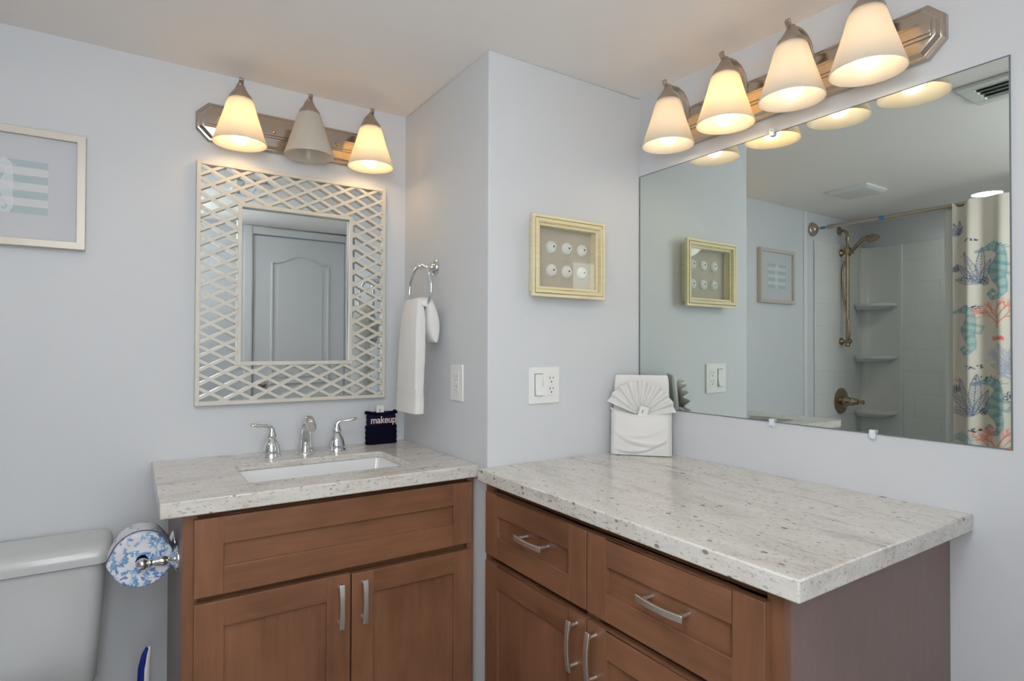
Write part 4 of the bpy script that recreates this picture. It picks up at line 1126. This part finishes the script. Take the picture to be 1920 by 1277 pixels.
def art(co):
    y = co[:, 1] + 1.0; Z = co[:, 2] + CZ0
    S = CYA - y                                  # along the rod from the open edge
    c = np.tile(np.array(lin((226, 218, 206))), (len(S), 1))
    g = np.random.default_rng(5)
    weave = np.sin((S + Z) * 420)
    blend(c, (weave > 0.3) * 0.22, (206, 196, 184))
    teal = ((156, 190, 186), (112, 158, 172), (92, 134, 160)); pale = ((184, 204, 198), (152, 184, 190), (130, 162, 178))
    def leaf(s0, z0, ang, ln, wd_, col):
        ca2, sa2 = math.cos(ang), math.sin(ang)
        u = (S - s0) * sa2 + (Z - z0) * ca2; v = (S - s0) * ca2 - (Z - z0) * sa2
        t = u / ln; w2 = wd_ * np.sin(np.clip(t, 0, 1) * pi) ** 0.8
        ins = (t > 0) & (t < 1)
        blend(c, (ins & (np.abs(v) < w2)) * 0.18, col)
        blend(c, (ins & (np.abs(np.abs(v) - w2) < 0.0016)) * 0.85, col)
        blend(c, (ins & (np.abs(v) < 0.0014)) * 0.85, col)
        blend(c, (ins & (np.abs(v) < w2) & (np.sin((u - np.abs(v) * 0.8) * 420) > 0.75)) * 0.6, col)
    def plant(s0, z0, sc, col=(116, 126, 152)):
        for an, l_ in ((-1.3, 0.11), (-0.75, 0.15), (-0.35, 0.18), (0.05, 0.19), (0.4, 0.13)):
            leaf(s0, z0, an, l_ * sc, 0.017 * sc, col)
    def flower(s0, z0, r, col=(58, 76, 120)):
        for k in range(7):
            a = 2 * pi * k / 7; ux, uz = s0 + r * 0.7 * math.cos(a), z0 + r * 0.7 * math.sin(a)
            dd = np.hypot(S - ux, Z - uz); blend(c, (np.abs(dd - r * 0.26) < 0.0016) * 0.9, col)
        blend(c, (np.hypot(S - s0, Z - z0) < r * 0.28) * 0.9, col)
    def coral(s0, z0, h, col=(232, 142, 124)):
        def br(x, z, a, l_, w_, dep):
            x2, z2 = x + l_ * math.sin(a), z + l_ * math.cos(a)
            near = (np.abs(S - (x + x2) / 2) < l_) & (np.abs(Z - (z + z2) / 2) < l_)
            if near.any():
                dd, _ = polydist(S[near], Z[near], [(x, z), (x2, z2)]); sub = c[near]
                blend(sub, np.clip((w_ - dd) / 0.0014 + 0.5, 0, 1) * 0.85, col); c[near] = sub
            if dep:
                for _ in range(3 if dep > 2 else 2): br(x2, z2, a + g.uniform(-0.75, 0.75), l_ * g.uniform(0.62, 0.85), w_ * 0.68, dep - 1)
        br(s0, z0, 0, h * 0.26, 0.0042, 5); br(s0, z0 + h * 0.1, 0.7, h * 0.24, 0.003, 4); br(s0, z0 + h * 0.1, -0.7, h * 0.24, 0.003, 4)
    def dots(s0, z0, n, col=(60, 66, 100), sp=0.03):
        for _ in range(n):
            x, z = s0 + g.uniform(-sp, sp), z0 + g.uniform(-0.010, 0.010)
            blend(c, (np.hypot((S - x) * 0.8, Z - z) < 0.0034) * 0.9, col)
    for rep in range(3):
        o_ = rep * 0.30
        seahorse(c, S, Z, 0.19 + o_, 1.485, 0.285, 1, teal); seahorse(c, S, Z, 0.065 + o_, 1.20, 0.25, 1, teal, 0.75)
        seahorse(c, S, Z, 0.175 + o_, 0.79, 0.29, 1, teal); seahorse(c, S, Z, 0.05 + o_, 0.50, 0.28, 1, pale)
        seahorse(c, S, Z, 0.19 + o_, 0.14, 0.29, 1, teal)
        coral(0.20 + o_, 1.335, 0.18); coral(0.185 + o_, 0.665, 0.20); coral(0.07 + o_, 0.2, 0.2)
        plant(0.118 + o_, 1.565, 1.0); plant(0.095 + o_, 0.875, 1.15); plant(0.12 + o_, 0.36, 1.0, (110, 118, 150))
        plant(0.25 + o_, 1.12, 0.8, (170, 172, 190)); plant(0.03 + o_, 1.83, 0.4)
        flower(0.14 + o_, 1.575, 0.022); flower(0.245 + o_, 0.985, 0.026); flower(0.012 + o_, 1.01, 0.02); flower(0.012 + o_, 1.65, 0.016); flower(0.13 + o_, 0.9, 0.018)
        dots(0.09 + o_, 1.80, 9); dots(0.06 + o_, 1.60, 8); dots(0.10 + o_, 1.44, 9); dots(0.10 + o_, 1.13, 12); dots(0.12 + o_, 1.07, 6); dots(0.10 + o_, 0.80, 12)
        dots(0.20 + o_, 1.28, 26, (236, 120, 100), 0.028); dots(0.05 + o_, 1.72, 8, (236, 140, 120), 0.016); dots(0.02 + o_, 1.06, 6, (236, 140, 120), 0.012)
        dots(0.26 + o_, 1.75, 10, (236, 120, 100), 0.016)
        coral(0.255 + o_, 1.05, 0.10, (176, 182, 206)); coral(0.21 + o_, 1.13, 0.12, (190, 194, 214))
    return c
paint(cur, art)
mb = MB().grid(60, 40, lambda u, v: (RODX - 0.026 + 0.006 * math.sin(u * 34), 1.372 - 0.72 * u + 0.012 * (v - 0.5) ** 2 * (1 - u), 0.50 + 1.505 * v))
ln_ = obj('curtain_liner', mb, M['liner'], recalc=False, base=(RODX - 0.012, 1.0, 0.50), smooth=180)
sol = ln_.modifiers.new('solid', 'SOLIDIFY'); sol.thickness = 0.0012
tag(ln_, 'plain white shower liner hanging behind the printed curtain', 'shower curtain')

# ------------------------------------------------------------------ ceiling fittings
fn_ = thing('exhaust_fan', 'square white exhaust fan cover on the ceiling near the shower', 'exhaust fan', (-0.37, 1.662, CE))
mb = MB()
fs = lambda g, z: [(x, y, z) for x, y in rrect(-0.485 + g, -0.258 - g, 1.552 + g, 1.772 - g, 0.012, 4)]
mb.loft([fs(0, CE), fs(0, CE - 0.010), fs(0.012, CE - 0.020), fs(0.03, CE - 0.022)])
obj('grille', mb, M['vent'], fn_, smooth=30)
rl = thing('recessed_light', 'round recessed ceiling light shining over the bathtub', 'ceiling light', (-1.045, 1.283, CE))
obj('trim_ring', MB().lathe([(0.072, 0), (0.088, 0), (0.088, -0.004), (0.074, -0.007), (0.070, -0.004)], (-1.045, 1.283, CE), (0, 0, 1), 40), M['vent'], rl, smooth=50)
obj('lens', MB().lathe([(0.070, -0.001), (0.070, -0.0045), (0.0, -0.0055)], (-1.045, 1.283, CE), (0, 0, 1), 40), M['can'], rl)
vt = thing('ceiling_vent', 'white rectangular air register with louvers on the ceiling', 'air vent', (0.58, 0.66, CE))
mb = MB(); vx0, vx1, vy0, vy1 = 0.474, 0.686, 0.50, 0.828
fr_ = 0.042
for bx in ((vx0, vx0 + fr_, vy0, vy1), (vx1 - fr_, vx1, vy0, vy1), (vx0 + fr_, vx1 - fr_, vy0, vy0 + fr_), (vx0 + fr_, vx1 - fr_, vy1 - fr_, vy1)):
    mb.box(*bx, CE - 0.012, CE)
obj('register_frame', mb, M['vent'], vt, bevel=0.004)
mb = MB()
for k in range(4):
    x = vx0 + fr_ + 0.008 + k * 0.034
    mb.add([(x, vy0 + fr_, CE - 0.002), (x + 0.026, vy0 + fr_, CE - 0.014), (x + 0.026, vy1 - fr_, CE - 0.014), (x, vy1 - fr_, CE - 0.002),
            (x + 0.001, vy0 + fr_, CE - 0.0005), (x + 0.027, vy0 + fr_, CE - 0.0125), (x + 0.027, vy1 - fr_, CE - 0.0125), (x + 0.001, vy1 - fr_, CE - 0.0005)],
           [(0, 1, 2, 3), (4, 7, 6, 5), (0, 4, 5, 1), (1, 5, 6, 2), (2, 6, 7, 3), (3, 7, 4, 0)])
obj('louver', mb, M['vent'], vt)
obj('duct', MB().box(vx0 + fr_, vx1 - fr_, vy0 + fr_, vy1 - fr_, CE - 0.0008, CE - 0.0002), simple('duct_dark', (140, 142, 142), 0.9), vt)
